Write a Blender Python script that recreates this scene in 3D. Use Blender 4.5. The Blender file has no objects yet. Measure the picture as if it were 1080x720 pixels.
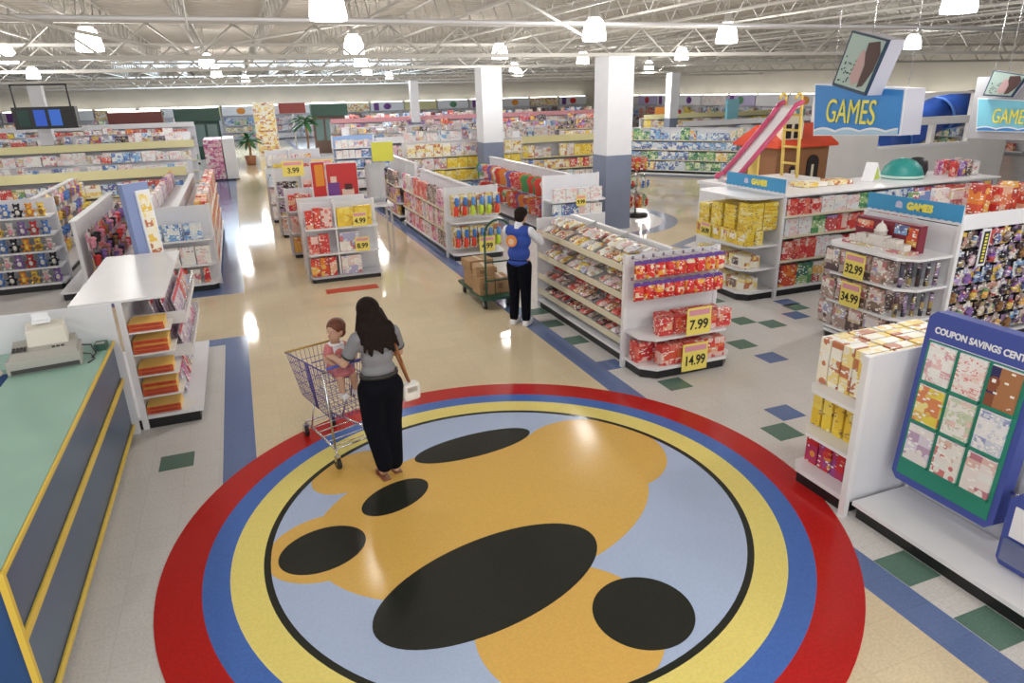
import bpy, bmesh, math, random
from mathutils import Vector, Matrix
R = random.Random(7)
PI = math.pi
sc = bpy.context.scene
COL = sc.collection

# ------------------------------------------------------------------ materials
MATS = {}
def nodes(name):
    m = bpy.data.materials.new(name); m.use_nodes = True
    nt = m.node_tree; b = nt.nodes['Principled BSDF']
    return m, nt, b
def mat(name, col, rough=.5, metal=0, emit=0, spec=.5, noise=0, nscale=20, trans=0, alpha=1):
    if name in MATS: return MATS[name]
    m, nt, b = nodes(name)
    b.inputs['Base Color'].default_value = (*col, 1)
    b.inputs['Roughness'].default_value = rough
    b.inputs['Metallic'].default_value = metal
    b.inputs['Specular IOR Level'].default_value = spec
    b.inputs['Transmission Weight'].default_value = trans
    b.inputs['Alpha'].default_value = alpha
    if emit:
        b.inputs['Emission Color'].default_value = (*col, 1); b.inputs['Emission Strength'].default_value = emit
    if noise:
        tc = nt.nodes.new('ShaderNodeTexCoord'); n = nt.nodes.new('ShaderNodeTexNoise'); n.inputs['Scale'].default_value = nscale
        n.inputs['Detail'].default_value = 4
        r = nt.nodes.new('ShaderNodeValToRGB')
        r.color_ramp.elements[0].position = .3; r.color_ramp.elements[1].position = .7
        r.color_ramp.elements[0].color = (*[c*(1-noise) for c in col], 1)
        r.color_ramp.elements[1].color = (*[min(1, c*(1+noise*.6)) for c in col], 1)
        nt.links.new(tc.outputs['Object'], n.inputs['Vector']); nt.links.new(n.outputs['Fac'], r.inputs['Fac'])
        nt.links.new(r.outputs['Color'], b.inputs['Base Color'])
    MATS[name] = m; return m
def printed(name, cols, scale=9, rough=.4, speck=.35, sc2=45, speckcol=(.9,.9,.86)):
    """printed packaging: colour panels, an oval picture and fine lines of print, different on every box"""
    if name in MATS: return MATS[name]
    m, nt, b = nodes(name); N = nt.nodes; L = nt.links
    tc = N.new('ShaderNodeTexCoord'); oi = N.new('ShaderNodeObjectInfo')
    mul = N.new('ShaderNodeVectorMath'); mul.operation = 'SCALE'; mul.inputs[0].default_value = (3.71, 6.13, 2.37)
    L.new(oi.outputs['Random'], mul.inputs['Scale'])
    add = N.new('ShaderNodeVectorMath'); add.operation = 'ADD'
    L.new(tc.outputs['Object'], add.inputs[0]); L.new(mul.outputs[0], add.inputs[1])
    def cells(sx, sy, sz):
        q = N.new('ShaderNodeVectorMath'); q.operation = 'MULTIPLY'; q.inputs[1].default_value = (sx, sy, sz); L.new(add.outputs[0], q.inputs[0])
        f = N.new('ShaderNodeVectorMath'); f.operation = 'FLOOR'; L.new(q.outputs[0], f.inputs[0])
        wn = N.new('ShaderNodeTexWhiteNoise'); L.new(f.outputs[0], wn.inputs['Vector']); return wn.outputs['Value']
    def ramp(fac):
        r = N.new('ShaderNodeValToRGB'); r.color_ramp.interpolation = 'CONSTANT'; e = r.color_ramp.elements
        while len(e) < len(cols): e.new(.5)
        for i, c in enumerate(cols): e[i].position = i/len(cols); e[i].color = (*c, 1)
        L.new(fac, r.inputs['Fac']); return r.outputs['Color']
    base = ramp(cells(scale*.55, scale*.55, scale*.9))
    v = N.new('ShaderNodeTexVoronoi'); v.inputs['Scale'].default_value = scale*.9; L.new(add.outputs[0], v.inputs['Vector'])
    s = N.new('ShaderNodeSeparateColor'); L.new(v.outputs['Color'], s.inputs[0])
    lt = N.new('ShaderNodeMath'); lt.operation = 'LESS_THAN'; lt.inputs[1].default_value = .38; L.new(v.outputs['Distance'], lt.inputs[0])
    m1 = N.new('ShaderNodeMix'); m1.data_type = 'RGBA'; L.new(lt.outputs[0], m1.inputs['Factor']); L.new(base, m1.inputs['A']); L.new(ramp(s.outputs[1]), m1.inputs['B'])
    c2 = cells(sc2*.8, sc2*.8, sc2*1.5)
    gt = N.new('ShaderNodeMath'); gt.operation = 'LESS_THAN'; gt.inputs[1].default_value = speck; L.new(c2, gt.inputs[0])
    c3 = cells(scale*1.3, scale*1.3, scale*2.0)
    g3 = N.new('ShaderNodeMath'); g3.operation = 'LESS_THAN'; g3.inputs[1].default_value = .55; L.new(c3, g3.inputs[0])
    an = N.new('ShaderNodeMath'); an.operation = 'MULTIPLY'; L.new(gt.outputs[0], an.inputs[0]); L.new(g3.outputs[0], an.inputs[1])
    mx = N.new('ShaderNodeMix'); mx.data_type = 'RGBA'
    L.new(an.outputs[0], mx.inputs['Factor']); L.new(m1.outputs['Result'], mx.inputs['A'])
    mx.inputs['B'].default_value = (*speckcol, 1)
    L.new(mx.outputs['Result'], b.inputs['Base Color']); b.inputs['Roughness'].default_value = rough
    MATS[name] = m; return m

WHITE = mat('white_enamel', (.80, .80, .83), .35, noise=.03, nscale=3)
WHITE2 = mat('white_pegboard', (.74, .75, .80), .5, noise=.03, nscale=4)
BLACK = mat('black_kickplate', (.012, .012, .014), .4)
CHROME = mat('chrome_wire', (.7, .7, .72), .25, 1)
GREYM = mat('grey_metal', (.35, .36, .38), .4, .5)
CREAM = mat('price_rail_cream', (.72, .66, .5), .5)
STEEL = mat('painted_roof_steel', (.56, .54, .50), .6)
DECK = mat('painted_roof_deck', (.54, .50, .44), .8, noise=.06, nscale=.4)
RED = mat('red_print', (.62, .04, .03), .4)
P_red = printed('carton_red', [(.65,.04,.03), (.7,.09,.05), (.8,.45,.3), (.55,.03,.04), (.75,.2,.08)], 9, speck=.2)
P_redw = printed('carton_red_white', [(.62,.05,.05), (.7,.16,.12), (.8,.55,.5), (.6,.06,.05)], 12, speck=.14, sc2=60, speckcol=(.85,.72,.68))
P_yel = printed('carton_yellow', [(.85,.62,.06), (.88,.7,.14), (.8,.55,.05), (.9,.78,.35)], 9, speck=.12, sc2=50, speckcol=(.35,.2,.1))
P_yelw = printed('carton_yellow_white', [(.88,.72,.3), (.9,.85,.7), (.85,.6,.12), (.9,.87,.8), (.55,.2,.1)], 11, speck=.2)
P_mix = printed('carton_mixed', [(.7,.6,.4), (.5,.08,.08), (.15,.25,.5), (.75,.7,.68), (.2,.35,.15), (.8,.45,.12), (.6,.55,.55)], 8, speck=.25)
P_mix2 = printed('carton_pastel', [(.75,.6,.58), (.55,.2,.22), (.4,.4,.6), (.8,.76,.7), (.62,.5,.3), (.72,.66,.68)], 10, speck=.3)
P_brown = printed('carton_brown', [(.25,.17,.13), (.4,.3,.26), (.5,.42,.4), (.12,.08,.08), (.55,.3,.25)], 10, speck=.2)
P_blue = printed('carton_blue', [(.1,.2,.5), (.2,.4,.7), (.6,.7,.8), (.12,.15,.35), (.75,.78,.8)], 9, speck=.25)
P_pink = printed('carton_pink', [(.75,.25,.4), (.8,.5,.58), (.55,.1,.3), (.85,.75,.78)], 9, speck=.25)
P_purple = printed('carton_purple', [(.25,.1,.4), (.45,.3,.6), (.6,.1,.1), (.75,.5,.1)], 8, speck=.2)
P_dark = printed('carton_dark', [(.02,.02,.03), (.05,.05,.08), (.3,.2,.35), (.4,.3,.12), (.08,.04,.04)], 12, speck=.2, sc2=50)
P_white = printed('pack_white', [(.8,.8,.8), (.76,.78,.82), (.8,.6,.6), (.82,.8,.76)], 12, speck=.1, speckcol=(.5,.3,.35))
P_green = printed('carton_green', [(.1,.3,.12), (.3,.5,.2), (.7,.75,.5), (.05,.2,.15)], 9, speck=.25)
P_or = printed('carton_orange', [(.75,.22,.03), (.65,.08,.03), (.8,.45,.1), (.5,.05,.04)], 9, speck=.18)
P_cand = printed('sweets_through_film', [(.5,.06,.05), (.75,.6,.3), (.75,.4,.35), (.85,.8,.7), (.3,.12,.08), (.6,.3,.1), (.8,.65,.62)], 30, .2, .3, 70)
P_cand2 = printed('dark_sweets_through_film', [(.3,.04,.05), (.15,.05,.06), (.5,.1,.08), (.7,.5,.3), (.1,.04,.04)], 26, .2, .25, 70)
P_redbag = printed('red_bag_print', [(.72,.03,.03), (.75,.05,.03), (.7,.04,.03), (.85,.4,.05), (.85,.7,.5), (.66,.02,.04)], 18, .3, .1, 60)

# ------------------------------------------------------------------ mesh builder
class MB:
    def __init__(s): s.v = []; s.f = []; s.m = []; s.mi = 0; s.sm = []
    def mat(s, i): s.mi = i; return s
    def add(s, vs, fs, smooth=False):
        o = len(s.v); s.v += [tuple(v) for v in vs]
        for f in fs: s.f.append([o+i for i in f]); s.m.append(s.mi); s.sm.append(smooth)
        return s
    def box(s, x0, x1, y0, y1, z0, z1, T=None):
        vs = [Vector((x, y, z)) for z in (z0, z1) for y in (y0, y1) for x in (x0, x1)]
        if T is not None: vs = [T @ v for v in vs]
        return s.add(vs, [(0,2,3,1), (4,5,7,6), (0,1,5,4), (2,6,7,3), (0,4,6,2), (1,3,7,5)])
    def prism(s, poly, z0, z1, T=None):
        """poly of (x,y) counter-clockwise, extruded in z"""
        n = len(poly)
        vs = [Vector((x, y, z0)) for x, y in poly] + [Vector((x, y, z1)) for x, y in poly]
        if T is not None: vs = [T @ v for v in vs]
        fs = [tuple(range(n-1, -1, -1)), tuple(range(n, 2*n))] + [(i, (i+1) % n, n+(i+1) % n, n+i) for i in range(n)]
        return s.add(vs, fs)
    def tube(s, a, b, r, n=6, r2=None):
        a, b = Vector(a), Vector(b); d = (b-a)
        if d.length < 1e-6: return s
        q = d.to_track_quat('Z', 'Y').to_matrix(); r2 = r if r2 is None else r2
        vs = []
        for p, rr in ((a, r), (b, r2)):
            for i in range(n):
                t = 2*PI*i/n; vs.append(p + q @ Vector((math.cos(t)*rr, math.sin(t)*rr, 0)))
        return s.add(vs, [tuple(range(n-1, -1, -1)), tuple(range(n, 2*n))] + [(i, (i+1) % n, n+(i+1) % n, n+i) for i in range(n)], True)
    def path(s, pts, r, n=6):
        for a, b in zip(pts, pts[1:]): s.tube(a, b, r, n)
        return s
    def lathe(s, prof, n=16, c=(0, 0, 0), T=None):
        """prof of (r,z)"""
        vs = []
        for r, z in prof:
            for i in range(n):
                t = 2*PI*i/n; v = Vector((c[0]+r*math.cos(t), c[1]+r*math.sin(t), c[2]+z)); vs.append(T @ v if T is not None else v)
        fs = []
        for k in range(len(prof)-1):
            for i in range(n): fs.append((k*n+i, k*n+(i+1) % n, (k+1)*n+(i+1) % n, (k+1)*n+i))
        fs += [tuple(range(n-1, -1, -1)), tuple(range((len(prof)-1)*n, len(prof)*n))]
        return s.add(vs, fs, True)
    def ell(s, c, r, n=10, m=7, T=None):
        vs = []; fs = []
        for k in range(m+1):
            ph = PI*k/m - PI/2
            for i in range(n):
                t = 2*PI*i/n
                v = Vector((c[0]+r[0]*math.cos(ph)*math.cos(t), c[1]+r[1]*math.cos(ph)*math.sin(t), c[2]+r[2]*math.sin(ph)))
                vs.append(T @ v if T is not None else v)
        for k in range(m):
            for i in range(n): fs.append((k*n+i, k*n+(i+1) % n, (k+1)*n+(i+1) % n, (k+1)*n+i))
        return s.add(vs, fs, True)
    def torus(s, c, R_, r, T=None, n=20, m=6):
        vs = []; fs = []
        for i in range(n):
            t = 2*PI*i/n
            for j in range(m):
                u = 2*PI*j/m
                v = Vector((c[0]+(R_+r*math.cos(u))*math.cos(t), c[1]+(R_+r*math.cos(u))*math.sin(t), c[2]+r*math.sin(u)))
                vs.append(T @ v if T is not None else v)
        for i in range(n):
            for j in range(m): fs.append((i*m+j, ((i+1) % n)*m+j, ((i+1) % n)*m+(j+1) % m, i*m+(j+1) % m))
        return s.add(vs, fs, True)
    def mesh(s, name, mats):
        me = bpy.data.meshes.new(name); me.from_pydata(s.v, [], s.f)
        for m in (mats if isinstance(mats, (list, tuple)) else [mats]): me.materials.append(m)
        me.polygons.foreach_set('material_index', s.m); me.polygons.foreach_set('use_smooth', s.sm)
        me.update(); return me
    def build(s, name, mats, parent=None, loc=None, rz=0):
        o = bpy.data.objects.new(name, s.mesh(name, mats)); COL.objects.link(o)
        if parent: o.parent = parent
        if loc is not None: o.location = loc
        o.rotation_euler.z = rz
        return o
def bevelled(me, w, seg=2):
    bm = bmesh.new(); bm.from_mesh(me)
    bmesh.ops.remove_doubles(bm, verts=bm.verts, dist=1e-5)
    bmesh.ops.bevel(bm, geom=bm.edges[:], offset=w, segments=seg, affect='EDGES', profile=.5, clamp_overlap=True)
    bm.to_mesh(me); bm.free(); me.update(); return me
def tag(o, label=None, cat=None, group=None, kind=None):
    if label: o['label'] = label
    if cat: o['category'] = cat
    if group: o['group'] = group
    if kind: o['kind'] = kind
    return o
def empty(name, loc=(0, 0, 0), rz=0, label=None, cat=None, group=None, kind=None):
    o = bpy.data.objects.new(name, None); COL.objects.link(o); o.location = loc; o.rotation_euler.z = rz
    o.empty_display_size = .1
    return tag(o, label, cat, group, kind)
def structure(o): o['kind'] = 'structure'; return o
def copy_tree(o, parent=None):
    c = o.copy(); COL.objects.link(c)
    if parent: c.parent = parent
    for ch in [x for x in bpy.data.objects if x.parent == o]: copy_tree(ch, c)
    return c
def text_mesh(name, s, size, m, parent, T, depth=.004, sx=1.0, bold=0):
    cu = bpy.data.curves.new(name, 'FONT'); cu.body = s; cu.size = size; cu.align_x = 'CENTER'; cu.align_y = 'CENTER'
    cu.extrude = depth; cu.offset = bold
    t = bpy.data.objects.new(name, cu); COL.objects.link(t)
    dg = bpy.context.evaluated_depsgraph_get(); me = bpy.data.meshes.new_from_object(t.evaluated_get(dg))
    bpy.data.objects.remove(t); bpy.data.curves.remove(cu)
    me.transform(Matrix.Diagonal((sx, 1, 1, 1))); me.transform(T); me.materials.clear(); me.materials.append(m)
    o = bpy.data.objects.new(name, me); COL.objects.link(o)
    if parent: o.parent = parent
    return o
ORD = ['first','second','third','fourth','fifth','sixth','seventh','eighth','ninth','tenth','eleventh','twelfth','thirteenth','fourteenth','fifteenth','sixteenth','seventeenth','eighteenth','nineteenth','twentieth']
ORD += ['twenty-'+x for x in ORD[:9]] + ['thirtieth'] + ['thirty-'+x for x in ORD[:9]]
def upright(at, rz=0):            # text written in x/y stood up, facing -y, then turned by rz and moved
    return Matrix.Translation(at) @ Matrix.Rotation(rz, 4, 'Z') @ Matrix.Rotation(PI/2, 4, 'X')
class Fr:
    """a local frame on the sales floor: x along a fixture, -y out towards the shopper"""
    def __init__(s, x, y, deg=0): s.x, s.y, s.r = x, y, math.radians(deg)
    def w(s, lx, ly, z=0):
        c, n = math.cos(s.r), math.sin(s.r); return (s.x+lx*c-ly*n, s.y+lx*n+ly*c, z)

# ------------------------------------------------------------------ blobs (people, plush)
def blob(name, caps, voxel, m, parent=None, smooth=6, loc=None, link=True):
    """caps: (p0,r0,p1,r1) tapered limbs or (centre,(rx,ry,rz)) ellipsoids, fused into one continuous surface"""
    b = MB()
    for c in caps:
        if len(c) == 2: b.ell(c[0], c[1], 16, 12)
        elif len(c) == 3: b.ell((0, 0, 0), c[1], 16, 12, T=Matrix.Translation(c[0]) @ c[2])
        else:
            p0, r0, p1, r1 = c; b.tube(p0, p1, r0, 14, r1); b.ell(p0, (r0,)*3, 12, 8); b.ell(p1, (r1,)*3, 12, 8)
    me = b.mesh(name, m); o = bpy.data.objects.new(name, me); COL.objects.link(o)
    md = o.modifiers.new('r', 'REMESH'); md.mode = 'VOXEL'; md.voxel_size = voxel; md.use_smooth_shade = True
    if smooth: sm = o.modifiers.new('s', 'SMOOTH'); sm.iterations = smooth; sm.factor = .5
    dg = bpy.context.evaluated_depsgraph_get(); me2 = bpy.data.meshes.new_from_object(o.evaluated_get(dg))
    bpy.data.objects.remove(o); me2.name = name
    me2.materials.clear(); me2.materials.append(m)
    for p in me2.polygons: p.use_smooth = True
    if not link: return me2
    o = bpy.data.objects.new(name, me2); COL.objects.link(o)
    if parent: o.parent = parent
    if loc: o.location = loc
    return o

# ------------------------------------------------------------------ FLOOR
def floor_mat(name, col, tile=True, amt=.10, rough=.16):
    m, nt, b = nodes(name); N = nt.nodes; L = nt.links
    tc = N.new('ShaderNodeTexCoord')
    n1 = N.new('ShaderNodeTexNoise'); n1.inputs['Scale'].default_value = 55; n1.inputs['Detail'].default_value = 6
    L.new(tc.outputs['Object'], n1.inputs['Vector'])
    r = N.new('ShaderNodeValToRGB'); r.color_ramp.elements[0].position = .35; r.color_ramp.elements[1].position = .65
    r.color_ramp.elements[0].color = (*[c*(1-amt) for c in col], 1); r.color_ramp.elements[1].color = (*[min(1, c*(1+amt*.5)) for c in col], 1)
    L.new(n1.outputs['Fac'], r.inputs['Fac'])
    last = r.outputs['Color']
    if tile:
        br = N.new('ShaderNodeTexBrick'); br.offset = 0; br.inputs['Scale'].default_value = 1
        br.inputs['Brick Width'].default_value = .305; br.inputs['Row Height'].default_value = .305; br.inputs['Mortar Size'].default_value = .0016
        br.inputs['Color1'].default_value = (1, 1, 1, 1); br.inputs['Color2'].default_value = (.955, .955, .955, 1); br.inputs['Mortar'].default_value = (.8, .78, .74, 1)
        L.new(tc.outputs['Object'], br.inputs['Vector'])
        mx = N.new('ShaderNodeMix'); mx.data_type = 'RGBA'; mx.blend_type = 'MULTIPLY'; mx.inputs['Factor'].default_value = 1
        L.new(last, mx.inputs['A']); L.new(br.outputs['Color'], mx.inputs['B']); last = mx.outputs['Result']
    L.new(last, b.inputs['Base Color'])
    n2 = N.new('ShaderNodeTexNoise'); n2.inputs['Scale'].default_value = 1.3; n2.inputs['Detail'].default_value = 3
    L.new(tc.outputs['Object'], n2.inputs['Vector'])
    mr = N.new('ShaderNodeMapRange'); mr.inputs['To Min'].default_value = rough*.7; mr.inputs['To Max'].default_value = rough*1.5
    L.new(n2.outputs['Fac'], mr.inputs['Value']); L.new(mr.outputs['Result'], b.inputs['Roughness'])
    b.inputs['Specular IOR Level'].default_value = .20
    MATS[name] = m; return m
F_white = floor_mat('vinyl_tile_white', (.69, .67, .66), rough=.17)
F_beige = floor_mat('vinyl_tile_beige', (.73, .61, .42), rough=.055)
F_blue = floor_mat('vinyl_tile_blue', (.14, .20, .40), rough=.12)
F_green = floor_mat('vinyl_tile_green', (.12, .21, .17), False)
F_red = floor_mat('inlay_red', (.50, .018, .016), False, .12)
F_mblue = floor_mat('inlay_blue', (.075, .17, .52), False, .1)
F_yel = floor_mat('inlay_yellow', (.84, .72, .22), False, .06)
F_pale = floor_mat('inlay_pale_blue', (.44, .54, .76), False, .05)
F_blk = floor_mat('inlay_black', (.025, .027, .022), False, .1, .12)
F_gold = floor_mat('inlay_gold', (.74, .46, .12), False, .06)
XL, XR, YN, YF, ZC = -26, 34, -5, 64, 5.35
structure(MB().box(XL, XR, YN, YF, -.1, 0).build('floor', F_white))
AX0, AX1 = -.275, 3.62       # beige aisle between the blue strips
structure(MB().box(AX0, AX1, YN, 62, 0, .002).build('floor_aisle', F_beige))
b = MB(); b.box(AX0-.305, AX0, YN, 10.3, 0, .0025); structure(b.build('floor_strip_left', F_blue))
b = MB(); b.box(-1.15, AX0, 12.85, 62, 0, .0025); b.box(XL, -1.15, 12.85, 13.15, 0, .0025); b.box(XL, AX0-.305, 10.0, 10.3, 0, .0025); structure(b.build('floor_strip_left', F_blue))
structure(MB().box(XL, AX0, 10.3, 12.85, 0, .002).build('floor_cross_aisle', F_beige))
b = MB(); b.box(AX1, AX1+.28, YN, 62, 0, .0025); structure(b.build('floor_strip_right', F_blue))
# curved cross aisle on the far right
def disc(r, n=72, c=(0, 0)): return [(c[0]+r*math.cos(2*PI*i/n), c[1]+r*math.sin(2*PI*i/n)) for i in range(n)]
b = MB(); b.prism([(8.3, 11.4), (13.4, 12.6), (17.0, 18.0), (16.2, 26), (24, 46), (21, 46), (12.0, 25), (10.2, 20.0), (8.0, 18.4), (6.6, 16), (6.6, 13.2)], .0, .0020)
structure(b.build('floor_cross_aisle', F_beige))
b = MB(); b.prism(disc(2.45, 72, (8.45, 16.4)), .0, .0028); structure(b.build('floor_strip_curved', floor_mat('vinyl_tile_grey_blue', (.27, .30, .40), rough=.12)))
b = MB(); b.prism(disc(2.05, 72, (8.45, 16.4)), .0, .0036); structure(b.build('floor_round_island', F_white))
b = MB(); b.prism([(9.4, 11.0), (13.6, 11.6), (13.0, 12.7), (11.8, 13.2), (10.2, 13.2), (8.9, 12.5)], .0, .0030); structure(b.build('floor_pale_patch', F_white))
b = MB(); b.prism([(9.2, 10.9), (13.7, 11.5), (13.1, 13.0), (11.8, 13.5), (10.1, 13.5), (8.6, 12.6)], .0, .0026); structure(b.build('floor_strip_curved', MATS['vinyl_tile_grey_blue']))
if 0: structure(b.build('floor_cross_aisle', F_beige))
# accent tiles
T_ = .305
acc = []
for X, Y, g in [(4.72,4.75,1),(5.05,5.08,0),(6.02,6.4,0),(6.0,6.95,1),(6.95,7.45,1),(6.65,7.75,1),(7.55,7.62,0),(7.85,7.95,1),(7.9,8.2,0),
                (6.9,8.8,1),(4.42,6.2,1),(8.6,7.3,1),(7.2,10.6,0),(9.5,7.6,1),(4.02,8.85,1),(4.02,8.05,1),(4.02,7.05,0),
                (4.06,2.75,1),(4.06,2.12,1),(4.06,9.5,1),(-1.0,6.62,1)]:
    acc.append((X, Y, g))
for X, Y, g in acc:
    b = MB(); b.box(X-T_/2, X+T_/2, Y-T_/2, Y+T_/2, 0, .0018)
    structure(b.build('floor_accent_tile', F_green if g else F_mblue if False else (F_green if g else F_blue)))
# round floor emblem
MC = (1.658, 4.526)
med = empty('floor_medallion', (*MC, 0), 0, 'huge round floor inlay with red, blue and yellow rings around a pale blue disc', 'floor emblem')
def ring(r0, r1, z, name, m, n=128):
    b = MB(); vs = []
    for i in range(n):
        t = 2*PI*i/n; c, s = math.cos(t), math.sin(t)
        vs += [(r1*c, r1*s, .0005), (r1*c, r1*s, z), (r0*c, r0*s, z), (r0*c, r0*s, .0005)]
    fs = []
    for i in range(n):
        a, q = 4*i, 4*((i+1) % n)
        fs += [(a, q, q+1, a+1), (a+1, q+1, q+2, a+2), (a+2, q+2, q+3, a+3)]
    b.add(vs, fs); return b.build(name, m, med)
ring(2.363, 2.668, .0045, 'red_ring', F_red); ring(2.174, 2.363, .0045, 'blue_ring', F_mblue)
ring(1.94, 2.174, .0045, 'yellow_ring', F_yel); ring(1.89, 1.94, .0045, 'black_outline', F_blk)
b = MB(); b.prism(disc(1.89, 96), .0005, .0045); b.build('pale_disc', F_pale, med)
# plain abstract inlay shapes in gold and black
def clipd(pts, r=1.889): 
    out = []
    for x, y in pts:
        d = math.hypot(x, y); out.append((x, y) if d <= r else (x*r/d, y*r/d))
    return out
def ellp(cx, cy, a, b_, ang, n=64):
    c, s = math.cos(ang), math.sin(ang); return clipd([(cx+a*math.cos(t)*c-b_*math.sin(t)*s, cy+a*math.cos(t)*s+b_*math.sin(t)*c) for t in [2*PI*i/n for i in range(n)]])
for nm, e, m, z in [('gold_shape', (-.10, .20, 1.50, 1.08, .15), F_gold, .0060), ('gold_shape', (1.12, .62, .66, .72, .3), F_gold, .0064),
                    ('gold_shape', (-.10, -1.35, .62, .62, .2), F_gold, .0062), ('gold_shape', (-1.10, 1.20, .42, .30, .6), F_gold, .0058), ('gold_shape', (-1.45, .15, .48, .42, .2), F_gold, .0056),
                    ('black_shape', (-.40, -.72, .92, .46, .25), F_blk, .0074), ('black_shape', (-1.50, .12, .34, .27, .3), F_blk, .0078),
                    ('black_shape', (.10, 1.22, .62, .22, .1), F_blk, .0074), ('black_shape', (.42, -1.42, .34, .34, .9), F_blk, .0076), ('black_shape', (-.82, .62, .34, .20, .5), F_blk, .0072)]:
    o = MB().prism(ellp(*e), .0046, z).build(nm, m, med)

# ------------------------------------------------------------------ SHELL
W_wall = mat('wall_paint_beige', (.66, .62, .54), .8, noise=.04, nscale=1)
for nm, a in (('wall_back', (XL, XR, YF, YF+.2)), ('wall_front', (XL, XR, YN-.2, YN)), ('wall_left', (XL-.2, XL, YN, YF)), ('wall_right', (XR, XR+.2, YN, YF))):
    structure(MB().box(*a, 0, ZC+.3).build(nm, W_wall))
# corrugated roof deck with a skylight opening
b = MB(); SKY = [(-6, 12, 44, 52), (-4, 4, 6, 9), (12, 20, 30, 36)]
SKY = [(-6, 12, 45, 53)]
y = YN
while y < YF:
    segs = [(XL, XR)]
    for sx0, sx1, sy0, sy1 in SKY:
        if sy0 <= y < sy1: segs = [(XL, sx0), (sx1, XR)]
    for x0, x1 in segs:
        b.add([(x0, y, ZC), (x1, y, ZC), (x0, y+.16, ZC), (x1, y+.16, ZC), (x0, y+.20, ZC+.06), (x1, y+.20, ZC+.06), (x0, y+.36, ZC+.06), (x1, y+.36, ZC+.06), (x0, y+.40, ZC), (x1, y+.40, ZC)],
              [(0, 2, 3, 1), (2, 4, 5, 3), (4, 6, 7, 5), (6, 8, 9, 7)])
    y += .4
structure(b.build('ceiling', DECK))
structure(MB().box(XL, XR, YN, YF, ZC+.95, ZC+1.05).build('roof_slab', DECK))
for i, (sx0, sx1, sy0, sy1) in enumerate(SKY):
    GL = mat('skylight_glazing', (.62, .78, .95), .4, emit=2.2)
    b = MB(); b.box(sx0, sx1, sy0, sy1, ZC+.12, ZC+.16); structure(b.build('window_1', GL))
    b = MB(); b.box(sx0-.1, sx0, sy0, sy1, ZC, ZC+.11); b.box(sx1, sx1+.1, sy0, sy1, ZC, ZC+.11); b.box(sx0-.1, sx1+.1, sy0-.1, sy0, ZC, ZC+.11); b.box(sx0-.1, sx1+.1, sy1, sy1+.1, ZC, ZC+.11)
    structure(b.build('window_frame', STEEL))
# open web joists along the aisle, girders across
def truss(p0, p1, z0, z1, pitch, ch, wr, name):
    p0, p1 = Vector(p0), Vector(p1); d = p1-p0; n = max(2, round(d.length/pitch)); b = MB()
    q = Vector((-d.y, d.x, 0)).normalized()*ch
    for z in (z0, z1):
        a, c = Vector((p0.x, p0.y, z)), Vector((p1.x, p1.y, z))
        vs = [a-q, a+q, c+q, c-q]; vs += [v+Vector((0, 0, ch*1.3)) for v in vs]
        b.add(vs, [(3,2,1,0), (4,5,6,7), (0,1,5,4), (1,2,6,5), (2,3,7,6), (3,0,4,7)])
    for i in range(n):
        a = p0+d*(i/n); m_ = p0+d*((i+.5)/n); c = p0+d*((i+1)/n)
        b.tube((a.x, a.y, z0+.01), (m_.x, m_.y, z1), wr, 4); b.tube((m_.x, m_.y, z1), (c.x, c.y, z0+.01), wr, 4)
    return structure(b.build(name, STEEL))
X = -25.2
while X < 33:
    truss((X, YN, 0), (X, YF, 0), 4.72, 5.26, .95, .03, .013, 'ceiling_joist'); X += 1.75
for Y in (3.5, 15.2, 21.5, 32.0, 40.0, 50.0):
    truss((XL, Y, 0), (XR, Y, 0), 4.02, 4.64, 1.5, .06, .022, 'ceiling_girder')
# a few cross bracing rods below the deck
for (a, c) in [((-7, 8, 5.2), (-1, 14, 4.15)), ((2, 9, 5.2), (8, 14.6, 4.15)), ((9, 15.2, 4.15), (15, 21, 5.2)), ((3.5, 16, 4.9), (-3, 22, 4.2))]:
    structure(MB().tube(a, c, .03, 6).build('ceiling_brace', STEEL))
structure(MB().tube((-.4, 11, 4.2), (-.4, 11, 5.3), .012).build('ceiling_pipe', STEEL))
b = MB(); b.tube((XL, 13.3, 4.55), (XR, 13.3, 4.55), .035, 8); b.tube((XL, 8.0, 4.62), (XR, 8.0, 4.62), .03, 8)
structure(b.build('ceiling_pipe', WHITE))
# square columns, white above and slate blue below
SLATE = mat('column_slate_paint', (.19, .22, .31), .55, noise=.05, nscale=3)
CWHT = mat('column_white_paint', (.72, .73, .77), .6, noise=.03, nscale=3)
def column(x, y, w=.68, slate=1.8, ceil_=ZC):
    r = empty('column', (x, y, 0), 0, kind='structure')
    MB().box(-w/2, w/2, -w/2, w/2, slate, 4.015).build('column_upper', CWHT, r)
    MB().box(-w/2-.01, w/2+.01, -w/2-.01, w/2+.01, 0, slate).build('column_lower', SLATE, r)
    return r
column(8.56, 15.2); column(7.62, 21.5, .66); column(-6.8, 32.0, .44); column(9.7, 40.0, .44); column(21.5, 32.0, .5); column(-16.5, 40.0, .5)

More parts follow.
